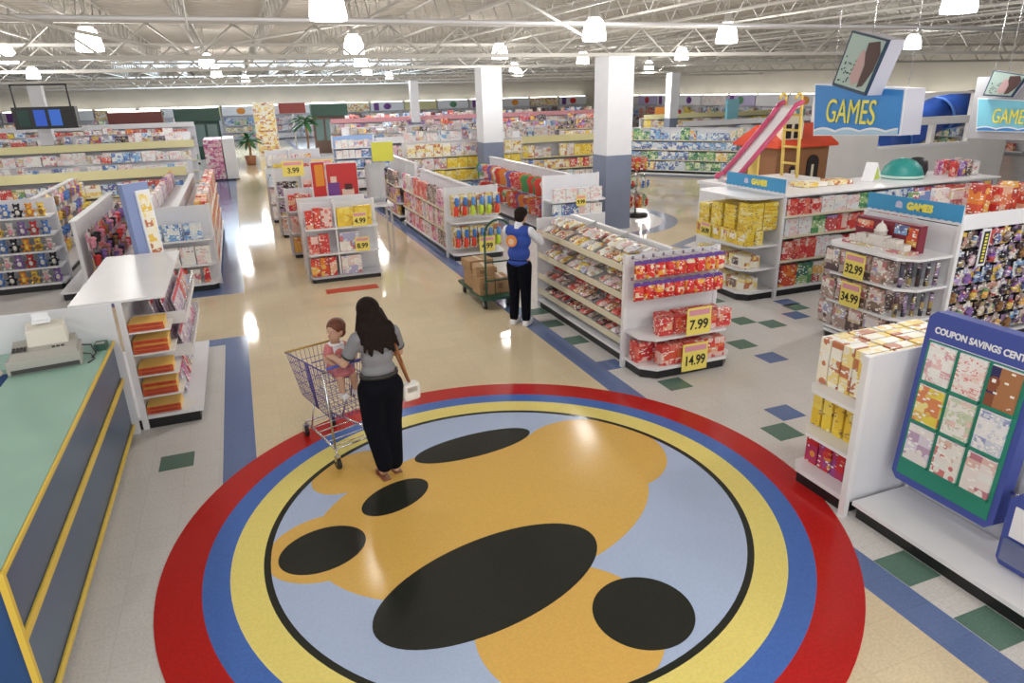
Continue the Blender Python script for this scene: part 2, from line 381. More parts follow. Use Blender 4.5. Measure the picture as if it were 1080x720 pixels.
# ------------------------------------------------------------------ LAMPS
GLOW = mat('lamp_diffuser_lit', (1, .98, .93), .4, emit=9)
def lamp_master():
    r = empty('pendant_lamp', (0, 0, 0))
    b = MB(); b.lathe([(.10, .40), (.16, .36), (.21, .22), (.235, .04), (.225, 0), (.0, -.015)], 20); b.build('diffuser', GLOW, r)
    b = MB(); b.lathe([(.13, .41), (.13, .43), (.075, .46), (.075, .62), (.02, .64), (.02, .66)], 14); b.build('housing', STEEL, r)
    b = MB(); b.tube((0, 0, .66), (0, 0, 1.15), .012, 6); b.build('stem', STEEL, r)
    return r
lm = lamp_master()
lamps = [(1.3, 9.6), (6.8, 12.9), (10.4, 13.5), (9.8, 7.6), (-2.3, 15.7), (-.5, 24), (2.8, 17), (4.2, 24.4), (12.7, 32.1), (7.4, 19.8), (14.8, 21.6), (-4.7, 20.1), (-6.8, 32.2), (16.5, 41), (-.4, 34), (6, 33.5), (12.2, 24),
         (20, 32), (24, 42), (-12, 28), (-14, 42), (1, 45.5), (9, 43), (19, 16), (-9, 14), (-9, 24), (26, 24)]
hidden = [(1.5, 1.5), (7, 3), (-4, 5), (-8, 7), (4.5, -2), (13, 3), (15, 9), (-3, -2)]
PLACES = ['above the near aisle, largest', 'above the aisle-end of the sweets gondola', 'above the yellow boxed games', 'cut off by the top right edge of the picture']
for i, (x, y) in enumerate(lamps + hidden):
    o = lm if i == 0 else copy_tree(lm)
    o.location = (x, y, 4.20)
    if i < 4: lab = 'bright bell shaped pendant lamp ' + PLACES[i]
    elif i < len(lamps): lab = 'small distant bell shaped pendant lamp glowing white under the roof trusses'
    else: lab = 'bell shaped pendant lamp above the front of the store'
    tag(o, lab, 'ceiling lamp', 'pendant lamps under the roof')
    if True:
        l = bpy.data.lights.new('lamp_light', 'POINT'); l.energy = 105 if y < 28 else 260; l.shadow_soft_size = .17; l.color = (1, .98, .95)
        lo = bpy.data.objects.new('lamp_light', l); COL.objects.link(lo); lo.location = (x, y, 3.98)
def area(name, loc, rot, sx, sy, e, col=(1, 1, 1)):
    l = bpy.data.lights.new(name, 'AREA'); l.shape = 'RECTANGLE'; l.size = sx; l.size_y = sy; l.energy = e; l.color = col
    o = bpy.data.objects.new(name, l); COL.objects.link(o); o.location = loc; o.rotation_euler = rot; return o
area('skylight_daylight', (3, 49, ZC+.10), (0, 0, 0), 18, 8, 900, (.8, .9, 1))
area('front_fill_light', (2, YN+.1, 2.6), (math.radians(88), 0, 0), 30, 3.6, 420, (.9, .95, 1))  # unseen fill light added behind the camera; the front wall has no window
w = bpy.data.worlds.new('world'); sc.world = w; w.use_nodes = True
w.node_tree.nodes['Background'].inputs[0].default_value = (.8, .9, 1, 1); w.node_tree.nodes['Background'].inputs[1].default_value = 1

# ------------------------------------------------------------------ PACKAGING KINDS
class Kind: pass
def kbox(nm, cat, w, d, h, m, bev=.004, lid=False, window=None, panel=None):
    """carton with origin at the middle of its base, front towards -y; optional lid lip, clear window or front panel"""
    k = Kind(); k.nm, k.cat, k.w, k.d, k.h = nm, cat, w, d, h
    b = MB()
    if lid:
        b.box(-w/2+.004, w/2-.004, -d/2+.004, d/2-.004, 0, h*.5); b.box(-w/2, w/2, -d/2, d/2, h*.25, h)
    else: b.box(-w/2, w/2, -d/2, d/2, 0, h)
    mats = [m]
    me = b.mesh(nm, mats)
    if bev: bevelled(me, bev, 1)
    if window or panel:
        bb = MB(); bb.v = [v.co[:] for v in me.vertices]; bb.f = [list(p.vertices) for p in me.polygons]; bb.m = [0]*len(bb.f); bb.sm = [False]*len(bb.f)
        x0, x1, z0, z1, mm = (window or panel); bb.mat(1).box(x0*w, x1*w, -d/2-.003, -d/2+.002, z0*h, z1*h); me = bb.mesh(nm, [m, mm])
    k.me = me; return k
def kmesh(nm, cat, w, d, h, me):
    k = Kind(); k.nm, k.cat, k.w, k.d, k.h, k.me = nm, cat, w, d, h, me; return k
def put(k, fr, lx, ly, z, label=None, group=None, rot=0, tilt=0, kind=None):
    o = bpy.data.objects.new(k.nm, k.me); COL.objects.link(o)
    o.location = fr.w(lx, ly, z); o.rotation_euler = (tilt, 0, fr.r+rot)
    tag(o, label, k.cat, group, kind); return o
def pillow(w, h, d, n=8):
    """a filled, pinched bag standing up, facing -y, with a crimped flat seam top and bottom"""
    b = MB(); vs = []; m = n
    for side in (-1, 1):
        for j in range(m+1):
            for i in range(n+1):
                u, v = i/n*2-1, j/m*2-1
                t = max(0, (1-u**4))*max(0, (1-v**4)); t = t**.5
                vs.append((u*w/2*(1-.04*(1-abs(v))), side*d/2*t, (v+1)/2*h))
    fs = []; o2 = (m+1)*(n+1)
    for j in range(m):
        for i in range(n):
            a = j*(n+1)+i; fs.append((a, a+1, a+n+2, a+n+1)); fs.append((o2+a, o2+a+n+1, o2+a+n+2, o2+a+1))
    b.add(vs, fs, True); return b
def kbag(nm, cat, w, h, d, m, header=None):
    b = pillow(w, h, d); mats = [m]
    if header: b.mat(1).box(-w/2, w/2, -.004, .004, h-.01, h+.045); mats.append(header)
    return kmesh(nm, cat, w, d, h, b.mesh(nm, mats))
def kflat(nm, cat, w, l, t, m):
    """a bag lying flat in a heap"""
    b = pillow(w, l, t); me = b.mesh(nm, [m]); me.transform(Matrix.Translation((0, -l/2, t/2)) @ Matrix.Rotation(-PI/2, 4, 'X') @ Matrix.Translation((0, 0, 0)))
    me.transform(Matrix.Translation((0, 0, 0)))
    zs = [v.co.z for v in me.vertices]; ys = [v.co.y for v in me.vertices]
    me.transform(Matrix.Translation((0, -(min(ys)+max(ys))/2, -min(zs)))); return kmesh(nm, cat, w, l, t, me)
def kblister(nm, cat, w, h, m, toy, d=.07):
    """card with a toy figure behind a bubble, hung on a peg"""
    b = MB(); b.box(-w/2, w/2, -.004, .004, 0, h); b.box(-.03, .03, -.005, .005, h, h+.03)
    b.mat(1)
    r = w*.26
    b.ell((0, -.004-d*.35, h*.42), (r, d*.35, r*1.05), 8, 6); b.ell((0, -.004-d*.4, h*.66), (r*.62, d*.4, r*.62), 8, 6)
    for s in (-1, 1):
        b.ell((s*r*.95, -.004-d*.3, h*.47), (r*.38, d*.25, r*.30), 6, 4); b.ell((s*r*.5, -.004-d*.3, h*.2), (r*.34, d*.3, r*.45), 6, 4)
    return kmesh(nm, cat, w, d, h, b.mesh(nm, [m, toy]))
def kplush(nm, s, m, m2):
    """seated soft toy: body, head with muzzle and ears, arms and legs"""
    b = MB(); b.ell((0, 0, .34*s), (.26*s, .22*s, .34*s), 9, 7); b.ell((0, -.03*s, .78*s), (.23*s, .21*s, .22*s), 9, 7)
    for q in (-1, 1):
        b.ell((q*.17*s, 0, .96*s), (.09*s, .05*s, .10*s), 7, 5); b.ell((q*.30*s, -.1*s, .42*s), (.09*s, .17*s, .10*s), 7, 5); b.ell((q*.2*s, -.25*s, .1*s), (.11*s, .22*s, .10*s), 7, 5)
    b.mat(1).ell((0, -.22*s, .73*s), (.10*s, .09*s, .08*s), 7, 5); b.ell((0, -.16*s, .34*s), (.17*s, .09*s, .22*s), 7, 5)
    return kmesh(nm, 'soft toy', .6*s, .55*s, 1.05*s, b.mesh(nm, [m, m2]))
def kjar(nm, cat, r, h, m, lidm):
    b = MB(); b.lathe([(r*.92, 0), (r, .01), (r, h*.78), (r*.72, h*.86)], 12); b.mat(1).lathe([(r*.78, h*.84), (r*.78, h), (0, h+.002)], 12)
    return kmesh(nm, cat, 2*r, 2*r, h, b.mesh(nm, [m, lidm]))
C = lambda n, c, **k: mat(n, c, k.pop('rough', .45), **k)
PLUSH_M = [C('plush_brown', (.30,.16,.07), rough=.9), C('plush_pink', (.75,.32,.42), rough=.9), C('plush_white', (.78,.75,.70), rough=.9), C('plush_purple', (.28,.16,.45), rough=.9), C('plush_blue', (.12,.25,.6), rough=.9), C('plush_yellow', (.85,.6,.12), rough=.9), C('plush_black', (.03,.03,.04), rough=.9), C('plush_red', (.6,.05,.05), rough=.9), C('plush_orange', (.75,.3,.05), rough=.9), C('plush_green', (.12,.4,.15), rough=.9)]
YCARD = C('price_card_yellow', (.88, .74, .16)); PCARD = C('price_card_pink', (.72, .32, .40)); INK = C('price_ink', (.02, .02, .02)); TURQ = C('sign_turquoise', (.05, .32, .62)); SIGNY = C('sign_lettering_yellow', (.92, .82, .12)); SWHITE = C('sign_white', (.85, .86, .9))

def price_sign(fr, lx, ly, z, s, label, w=.32, h=.33):
    """shelf price card: yellow card with a pink banner and black figures, facing -y of its frame"""
    x, y, zz = fr.w(lx, ly, z); r = empty('price_sign', (x, y, zz), fr.r, label, 'price sign', 'shelf price cards')
    MB().box(-w/2, w/2, -.006, 0, 0, h).build('card', YCARD, r)
    MB().box(-w*.43, w*.43, -.009, -.0065, h*.72, h*.92).build('banner', PCARD, r)
    t = text_mesh('price_figures', s, h*.50, INK, r, upright((0, -.0085, h*.36)), .002, .78 if len(s) > 4 else .92, .003)
    return r

# ------------------------------------------------------------------ SHELVING
def endcap(nm, label, fr, W, D, H, zs, cham=.12, tops=None, back=WHITE2, deckm=WHITE, kick=.11, postw=.05, depths=None, group=None, divider=None):
    """end display: panel at local y=0 spanning 0..W, shelves towards -y with clipped front corners"""
    x, y, _ = fr.w(0, 0); r = empty(nm, (x, y, 0), fr.r, label, 'shelf unit', group)
    MB().box(.02, W-.02, -.02, .0, kick, H).build('back_panel', back, r)
    for px in (0, W): MB().box(px-postw/2, px+postw/2, -.035, .02, 0, H+.01).build('upright_post', WHITE, r)
    def shelf(z, d, t, name, m):
        p = [(0.005, -.022), (0.005, -(d-cham)), (cham, -d), (W-cham, -d), (W-.005, -(d-cham)), (W-.005, -.022)]
        return MB().prism(p, z-t, z).build(name, m, r)
    shelf(kick+.04, D, .04, 'base_deck', deckm)
    p = [(0.03, -.022), (0.03, -(D-cham)), (cham+.02, -D+.03), (W-cham-.02, -D+.03), (W-.03, -(D-cham)), (W-.03, -.022)]
    MB().prism(p, 0, kick).build('kick_plate', BLACK, r)
    for i, z in enumerate(zs): shelf(z, depths[i] if depths else D, .03, 'shelf', WHITE)
    if tops: shelf(H+.012+.03, tops, .03, 'top_shelf', WHITE)
    if divider is not None: MB().box(divider-.015, divider+.015, -D+.06, -.022, kick+.042, H).build('divider', WHITE, r)
    return r
def gondola(nm, label, fr, L, H, zs, d=.5, sides=(1,), group=None, cap=.06, rail=CREAM, kick=.11, ends=True, panel=WHITE2, topw=None, bay=1.22):
    """run of shelving along local x, centre panel at y=0; side +1 faces -y, side -1 faces +y"""
    x, y, _ = fr.w(0, 0); r = empty(nm, (x, y, 0), fr.r, label, 'shelf unit', group)
    MB().box(.01, L-.01, -.015, .015, kick, H).build('centre_panel', panel, r)
    n = max(1, round(L/bay))
    for i in range(n+1):
        MB().box(max(0, i*L/n-.02), min(L, i*L/n+.02), -.03, .03, 0, H+.005).build('upright_post', WHITE, r)
    tw = topw or cap
    MB().box(0, L, -tw, tw, H+.006, H+.03).build('top_cap', WHITE, r)
    for s in sides:
        y0, y1 = (-d, -.032) if s > 0 else (.032, d)
        MB().box(0, L, y0, y1, kick+.005, kick+.04).build('base_deck', WHITE, r)
        MB().box(.02, L-.02, y0+(.04 if s > 0 else 0), y1-(.04 if s < 0 else 0), 0, kick).build('kick_plate', BLACK, r)
        for z in zs:
            o = MB().box(0, L, y0+.02*(s > 0), y1-.02*(s < 0), z-.025, z).build('shelf', WHITE, r)
            e = y0 if s > 0 else y1
            MB().box(0, L, e-(.004 if s > 0 else 0), e+(.004 if s < 0 else 0)+(0.018 if s > 0 else -.018)*0+.0, z-.03, z+.012).build('price_rail', rail, r) if False else None
            b = MB(); b.box(0, L, e if s > 0 else e-.019, (e+.019) if s > 0 else e, z-.03, z+.006); b.build('price_rail', rail, r)
    return r
CW_ = {'carton_red': 'red', 'carton_red_white': 'red and white', 'carton_yellow': 'yellow', 'carton_yellow_white': 'yellow and white', 'carton_mixed': 'multicoloured', 'carton_pastel': 'pastel', 'carton_brown': 'brown', 'carton_blue': 'blue', 'carton_pink': 'pink', 'carton_purple': 'purple', 'carton_dark': 'dark', 'pack_white': 'white', 'carton_green': 'green', 'carton_orange': 'orange'}
def fill(fr, x0, x1, yf, z, hmax, kinds, lab, grp, gap=.012, depth=1, seq=None, frontrow=True, stack=True, side=1, jit=.015, p_missing=.0, cap=None):
    """stand packs along a shelf edge. lab may contain {n}: which one along the shelf, {c}: the carton's own word"""
    x = x0; i = 0; out = []; run = 0; k = None
    while True:
        if run <= 0:
            ok = [q for q in kinds if q.h <= hmax] or [min(kinds, key=lambda q: q.h)]
            k = R.choice(ok); run = R.choice([1, 2, 3])
        if x+k.w > x1: break
        run -= 1
        if R.random() >= p_missing:
            nst = max(1, int((hmax+.001)//(k.h+.001))) if stack else 1
            if cap: nst = min(nst, cap)
            for q in range(nst):
                for dd in range(depth):
                    yy = (yf+k.d/2+.01+dd*(k.d+.01)) if side > 0 else (yf-k.d/2-.01-dd*(k.d+.01))
                    lb = lab.replace('{n}', ORD[min(i, len(ORD)-1)]).replace('{c}', CW_.get(k.me.materials[0].name, 'printed'))
                    out.append(put(k, fr, x+k.w/2, yy+R.uniform(-1, 1)*jit*0.3, z+.001+q*(k.h+.001), lb, grp, rot=(0 if side > 0 else PI)))
                    if not stack and hmax <= .5: out[-1].scale.z = max(.8, min(1.6, hmax*R.uniform(.84, .96)/k.h)) if hmax < .425 or R.random() < .5 else 1
        x += k.w+gap; i += 1
    return out

# ================================================================== SWEETS GONDOLA (right of the aisle) and its end display
TB = kbag('sweet_bag', 'bag of sweets', .135, .185, .09, P_redbag, C('bag_header_purple', (.13, .06, .35)))
fr = Fr(4.13, 6.94, 0)
endcap('end_display_shelf', 'white end display on the sweets gondola carrying the 7.99 and 14.99 price cards', fr, 1.32, .55, 1.43, [.50], cham=.16, depths=[.50])
for row, (z, rn) in enumerate(((1.165, 'upper'), (.90, 'lower'))):
    for i in range(9):
        xx = .085+i*.143
        h = empty('peg_hook', fr.w(xx, -.0215, z+.235), fr.r, f'chrome peg hook, {ORD[i]} from the left in the {rn} row of the 7.99 display', 'peg hook', 'peg hooks of the red bag display')
        MB().tube((0, 0, 0), (0, -.23, 0), .004, 6).tube((0, -.23, 0), (0, -.235, .025), .004, 6).build('hook_wire', CHROME, h)
        MB().box(-.015, .015, -.004, 0, -.02, .02).build('hook_plate', CHROME, h)
        put(TB, fr, xx, -.185, z, f'red sweet bag with purple header, {ORD[i]} from the left in the {rn} hook row', 'red bags hung on the end display hooks', rot=R.uniform(-.12, .12))
k = kbox('sweet_carton', 'carton of sweets', .20, .12, .22, P_redw, .006, panel=(-.38, .38, .3, .75, P_red))
k2 = kbox('large_sweet_carton', 'carton of sweets', .30, .16, .25, P_redw, .006, panel=(-.42, .42, .25, .7, P_red))
for i, xx in enumerate((.34, .55, .97, 1.18)):
    put(k, fr, xx, -.38 if i else -.37, .501, f'red and white sweet carton, {ORD[i]} from left, shelf with the 7.99 card', 'cartons on the 7.99 shelf', rot=R.uniform(-.04, .04))
for i, xx in enumerate((.43, .66, .88, 1.10)):
    put(k, fr, xx, -.20, .501, f'red sweet carton at the back of the 7.99 shelf, {ORD[i]} from the left', 'cartons on the 7.99 shelf')
for i, xx in enumerate((.35, .66, .97, )):
    for rr in range(2 if i else 1): put(k2, fr, xx+.03, -.44+rr*.19, .151, f'large red sweet carton in the {"front" if rr == 0 else "rear"} row above the floor, {ORD[i]} from the left', 'cartons on the 14.99 deck')
put(k2, fr, .16, -.22, .151, 'large red sweet carton standing alone at the left end of the 14.99 deck', 'cartons on the 14.99 deck', rot=.05)
price_sign(fr, .70, -.56, .51, '7.99', 'yellow price card reading 7.99 on the middle shelf of red cartons', .34, .34)
price_sign(fr, .66, -.585, .06, '14.99', 'yellow price card reading 14.99 on the lowest deck of red cartons', .36, .35)

fr = Fr(4.775, 9.72, -90)      # local x runs toward the camera, -y faces the aisle
gr = empty('sweets_gondola', (4.775, 9.72, 0), math.radians(-90), 'white gondola with four sloping trays of loose bagged sweets beside the clerk', 'shelf unit')
L = 2.76
MB().box(0, L, -.015, .015, .11, 1.44).build('centre_panel', WHITE2, gr)
MB().box(0, L, -.03, .03, 1.441, 1.462).build('top_cap', WHITE, gr)
MB().box(.0, L-.02, -.60, -.017, .115, .15).build('base_deck', WHITE, gr)
MB().box(.0, L-.03, -.56, -.017, 0, .11).build('kick_plate', BLACK, gr)
MB().box(-.03, -.001, -.60, .60, .02, 1.44).build('end_panel', WHITE, gr)
MB().box(.0, L-.03, .017, .60, .0, .15).build('rear_base_deck', WHITE, gr)
for z in (.5, .85, 1.2): MB().box(.0, L-.03, .017, .5, z-.025, z).build('rear_shelf', WHITE, gr)
TR = [(1.22, 1.40), (.86, 1.02), (.52, .66), (.27, .38)]
for i, (zf, zb) in enumerate(TR):
    b = MB(); y0, y1 = -.575, -.03
    b.add([(0, y0, zf), (L-.03, y0, zf), (L-.03, y1, zb), (0, y1, zb), (0, y0, zf-.012), (L-.03, y0, zf-.012), (L-.03, y1, zb-.012), (0, y1, zb-.012)], [(0,1,2,3), (7,6,5,4), (0,4,5,1), (1,5,6,2), (2,6,7,3), (3,7,4,0)])
    b.build('sloping_tray', WHITE, gr)
    b = MB(); b.box(0, L-.03, -.59, -.577, zf-.03, zf+.055); b.build('price_rail', CREAM, gr)
    for x in (0.9, 1.82):
        b = MB(); b.add([(x, -.57, zf+.002), (x, -.04, zb+.002), (x, -.04, zb+.10), (x, -.57, zf+.07), (x+.006, -.57, zf+.002), (x+.006, -.04, zb+.002), (x+.006, -.04, zb+.10), (x+.006, -.57, zf+.07)], [(0,1,2,3), (7,6,5,4), (0,4,5,1), (1,5,6,2), (2,6,7,3), (3,7,4,0)])
        b.build('tray_divider', mat('clear_acrylic', (.8,.8,.8), .1, trans=.7), gr)
FILM = [P_cand, P_cand2, P_mix2, P_yelw, P_white, P_redw]
flats = [kflat('sweet_bag', 'bag of sweets', .17, .22, .065, m) for m in FILM] + [kflat('small_sweet_bag', 'bag of sweets', .13, .17, .055, m) for m in (P_cand, P_brown, P_redw)]
TN = ['top', 'second', 'third', 'lowest']; CW = ['brown', 'gold', 'pink', 'clear']
for t, (zf, zb) in enumerate(TR):
    sl = math.atan2(zb-zf, .545)
    if t < 2: pool = [flats[0], flats[2], flats[3], flats[4], flats[6]]
    else: pool = [flats[1], flats[5], flats[7], flats[8], flats[0]]
    for ly in ((-.435, -.19) if t < 3 else (-.435, -.20)):
        for seg in ((.06, .88), (.93, 1.80), (1.85, 2.68)):
            for i in range(4):
                x = seg[0]+.10+i*.205
                z = zf+(zb-zf)*(ly+.575)/.545
                o = put(R.choice(pool if not (t == 3 and seg[0] > 1 and R.random() < .6) else [flats[1], flats[4]]), fr, x, ly, z+.006, f'filled film bag of sweets lying in the {TN[t]} sloping tray beside the clerk', f'sweet bags heaped in the {TN[t]} tray')
                o.rotation_euler = (Matrix.Rotation(fr.r, 3, 'Z') @ Matrix.Rotation(sl, 3, 'X') @ Matrix.Rotation(R.uniform(-.1, .1), 3, 'Z')).to_euler()
                if i < 3 and ly < -.3:
                    o3 = put(R.choice(pool), fr, x+.05, -.31, z+(zb-zf)*.23+.075, f'filled film bag of sweets bridging the rows in the {TN[t]} sloping tray', f'sweet bags heaped in the {TN[t]} tray')
                    o3.rotation_euler = (Matrix.Rotation(fr.r, 3, 'Z') @ Matrix.Rotation(sl, 3, 'X') @ Matrix.Rotation(R.uniform(-.2, .2), 3, 'Z')).to_euler()
                if False:
                    o2 = put(R.choice(pool), fr, x+.1, ly+R.uniform(-.02, .02), z+.072, f'filled film bag of sweets on top of the heap in the {TN[t]} sloping tray', f'sweet bags heaped in the {TN[t]} tray')
                    o2.rotation_euler = (Matrix.Rotation(fr.r, 3, 'Z') @ Matrix.Rotation(sl, 3, 'X') @ Matrix.Rotation(R.uniform(-.15, .15), 3, 'Z')).to_euler()

# ================================================================== YELLOW GAMES END DISPLAY and the run behind
def games_header(fr, W, z, h, label, s=1):
    x, y, _ = fr.w(0, 0); r = empty('games_header_sign', (x, y, z), fr.r, label, 'shelf sign')
    b = MB(); n = 14; pts = [(.0, .03)]
    for i in range(n*4+1):
        t = i/(n*4); pts.append((t*W, .03+.012*abs(math.sin(t*n*PI/1.0))))
    pts += [(W, h), (0, h)]
    me = MB(); me.prism(pts[1:], 0, .012, T=Matrix.Rotation(PI/2, 4, 'X')); me.build('turquoise_panel', TURQ, r)
    b = MB(); b.box(0, W, .001, .012, 0, h-.005); b.build('white_backing', SWHITE, r)
    text_mesh('sign_lettering', 'GAMES', h*.50, SIGNY, r, upright((W*.58, -.015, h*.56)), .003, .95, .008)
    b = MB(); b.prism([(-.05, -.03), (.05, -.035), (.045, .03), (0, .055), (-.045, .035)], 0, .004, T=Matrix.Translation((W*.36, -.0125, h*.55)) @ Matrix.Rotation(PI/2, 4, 'X')); b.build('pale_motif', C('sign_motif_lilac', (.6, .6, .8)), r)
    return r
fy = Fr(7.9, 9.92, -90)
endcap('end_display_shelf', 'white end display stacked with yellow boxed games', fy, 1.42, .66, 1.62, [.52, .90], cham=.16, tops=.70)
games_header(Fr(7.9-.01, 9.92, -90), 1.42, 1.668, .245, 'turquoise GAMES header sign on the yellow games end display')
ky1 = kbox('yellow_game_box', 'boxed game', .27, .27, .062, P_yel, .003, lid=True)
ky2 = kbox('yellow_game_carton', 'boxed game', .21, .16, .22, P_yel, .004, panel=(-.35, .35, .35, .85, P_yelw))
ky3 = kbox('wide_yellow_game_box', 'boxed game', .40, .30, .20, P_yelw, .004, panel=(-.3, .1, .2, .8, P_brown))
for cx in range(4):
    for cy in range(2):
        for q in range(5 if cx < 1 else (6 if cx < 3 else 7)):
            put(ky1, fy, .20+cx*.34, -.47+cy*.29, 1.125+q*.0635, f'flat yellow game box in pile {["one","two","three","four"][cx]} from the left, {"front" if cy == 0 else "back"} row, {ORD[q]} from its bottom', 'flat yellow game boxes piled on the end display')
for i in range(6):
    for cy in range(2): put(ky2, fy, .165+i*.218, -.555+cy*.18, .901, f'upright yellow game carton, {ORD[i]} from the left, {"front" if cy == 0 else "back"} row under the flat piles', 'upright yellow cartons on the end display')
for i in range(3): put(ky3, fy, .27+i*.43, -.44, .521, f'wide yellow game box on the second lowest shelf, {ORD[i]} from the left', 'wide yellow boxes on the end display')
for i in range(3): put(ky3, fy, .27+i*.43, -.44, .151, f'wide pale yellow game box above the floor, {ORD[i]} from the left', 'wide yellow boxes on the end display')
price_sign(fy, .36, -.665, .91, '24.99', 'yellow price card at the left of the yellow games end display', .26, .24)

fc = Fr(7.95, 9.1, 0)
gondola('games_gondola', 'white four shelf gondola of mixed boxed games behind the yellow end display', fc, 4.9, 1.62, [.60, 1.0, 1.33], d=.60, sides=(1, -1), topw=.58)
kg = [kbox('game_box', 'boxed game', .34, .06, .26, P_mix, .003), kbox('game_box', 'boxed game', .26, .07, .28, P_white, .003), kbox('game_box', 'boxed game', .30, .06, .25, P_mix2, .003),
      kbox('game_box', 'boxed game', .24, .08, .24, P_purple, .003), kbox('game_box', 'boxed game', .22, .06, .26, P_redw, .003), kbox('game_box', 'boxed game', .30, .07, .26, P_blue, .003), kbox('game_box', 'boxed game', .28, .07, .27, P_green, .003)]
for z, nm, hh in ((.151, 'lowest', .40), (.60, 'second', .36), (1.0, 'third', .30), (1.33, 'top', .28)):
    s2 = [kbox('game_box', 'boxed game', k.w*1.15, .08, min(.37, k.h*1.35), m, .003) for k, m in zip(kg, (P_redw, P_purple, P_or, P_pink, P_mix, P_white, P_green))] if nm == 'lowest' else kg
    fill(fc, .06, 4.8, -.578, z, hh, s2, f'{{c}} boxed game, {nm} shelf behind the yellow end display, {{n}} from the left', 'games on the long games gondola', depth=1, stack=False)

# ================================================================== GAMES END DISPLAY with the 3D puzzle
fd = Fr(7.9, 6.93, -90)
endcap('end_display_shelf', 'white end display with building puzzle box and the 32.99 and 34.99 cards', fd, 1.36, .70, 1.66, [.20, .56, .94, 1.32], cham=.18, depths=[.72, .72, .72, .76], kick=.10)
games_header(Fr(7.9-.75+.74, 6.93, -90), 1.36, 1.672, .24, 'turquoise GAMES header sign above the boxed building puzzle')
pz = empty('building_puzzle_box', fd.w(.66, -.40, 1.321), fd.r, 'large dark red puzzle box with a white domed building model on its front tray', 'boxed puzzle')
MR = C('puzzle_box_maroon', (.22, .02, .04)); IV = C('puzzle_ivory', (.78, .74, .70))
bb = MB(); bb.box(-.47, .47, .02, .14, 0, .335); o = bb.build('box_back', MR, pz)
MB().box(-.50, .50, -.16, .018, 0, .035).build('box_tray', P_mix2, pz)
b = MB(); b.box(-.42, .42, -.13, -.02, .036, .11); b.box(-.30, -.16, -.14, -.01, .11, .15); b.box(.16, .30, -.14, -.01, .11, .15); b.box(-.12, .12, -.135, -.01, .11, .17)
b.lathe([(.075, 0), (.075, .05), (.082, .052), (.082, .06), (.065, .065), (.06, .10), (.035, .135), (.012, .15), (.008, .175), (.0, .178)], 16, (0, -.07, .17))
for i in range(15): b.box(-.40+i*.055, -.385+i*.055, -.14, -.131, .045, .105)
b.build('building_model', IV, pz)
MB().box(.12, .32, .016, .0195, .20, .32).build('picture_panel', P_blue, pz); MB().box(.30, .45, .016, .0195, .08, .30).build('picture_panel', P_or, pz)
MB().box(-.45, -.2, .014, .0195, .20, .30).build('picture_panel', P_red, pz)
kd = kbox('puzzle_box', 'boxed puzzle', .24, .20, .31, P_brown, .004, panel=(-.4, .4, .45, .9, P_mix2))
kjl = kmesh('slim_game_tube', 'game tube', .055, .055, .30, MB().lathe([(.026, 0), (.026, .25), (.02, .26), (.02, .29), (0, .292)], 10).mesh('slim_game_tube', P_dark))
for z, nm, hh in ((.201, 'third', .31), (.561, 'second', .31), (.941, 'upper', .31)):
    for i in range(4):
        put(kd, fd, .155+i*.252, -.59, z, f'front brown puzzle box, {ORD[i]} from left, {nm} shelf below the building puzzle', 'puzzle boxes on the 32.99 display')
        if i < 4: put(kd, fd, .155+i*.252, -.36, z, f'rear brown puzzle box, {ORD[i]} from left, {nm} shelf below the building puzzle', 'puzzle boxes on the 32.99 display')
    for i in range(5):
        put(kjl, fd, 1.17+i*.03, -.66+i*.11+.04, z, f'slim dark game tube, {ORD[i]} from the front on the {nm} shelf right end', 'slim tubes on the 32.99 display')
price_sign(fd, .60, -.76, .935, '32.99', 'yellow price card reading 32.99 under the building puzzle', .31, .32)
price_sign(fd, .60, -.76, .555, '34.99', 'yellow price card reading 34.99 below the 32.99 card', .31, .32)

# run behind: pegboard wall of hanging toys, header band and red packs on top
ft = Fr(7.95, 6.25, 0)
gondola('toy_pegboard_gondola', 'white gondola with a wall of small hanging toys at the right edge', ft, 4.2, 1.66, [], d=.64, sides=(1, -1), topw=.62, panel=BLACK)
b = MB(); b.box(0, 4.2, -.655, -.635, 1.60, 1.79); hd = b.build('header_band', SWHITE); hd.location = (7.95, 6.25, 0); tag(hd, 'plain white header band above the hanging toys', 'shelf sign')
MB().box(.02, 4.18, -.56, -.50, .152, 1.6).build('pegboard', C('pegboard_black', (.02,.02,.025)), None, (7.95, 6.25, 0))
pb = [o for o in bpy.data.objects if o.name.startswith('pegboard')][-1]; tag(pb, 'black pegboard panel that carries the small hanging toys', 'pegboard')
kb = []
for i, (m, t) in enumerate(zip([P_dark, P_mix2, P_purple, P_dark, P_blue, P_dark, P_brown, P_dark, P_mix2, P_purple], [P_mix2, PLUSH_M[3], P_brown, P_purple, P_dark, PLUSH_M[0], P_mix, P_pink, P_dark, P_blue])):
    kb.append(kblister('carded_toy', 'carded toy', .175, .20, m, t, .10))
for row in range(6):
    for i in range(17):
        xx = .10+i*.192+R.uniform(-.005, .005)
        put(R.choice(kb), ft, xx, -.585-R.random()*.03, .18+row*.236+R.uniform(-.003, .003), f'small carded toy, {ORD[i]} from the left in hanging row {["one","two","three","four","five","six"][row]} from the bottom', 'carded toys on the black pegboard', rot=R.uniform(-.06, .06))
st = empty('shelf_strip_sign', (8.30, 5.53, 1.15), 0, 'narrow white framed vertical sign with yellow lettering amid the hanging toys', 'shelf sign')
MB().box(-.07, .07, -.012, 0, 0, .46).build('sign_frame', SWHITE, st); MB().box(-.048, .048, -.016, -.0125, .03, .43).build('sign_face', C('sign_face_dark', (.03,.03,.04)), st)
b = MB()
for i in range(9): b.box(-.022, .022, -.019, -.0165, .055+i*.040, .055+i*.040+.024)
b.build('sign_lettering', SIGNY, st)
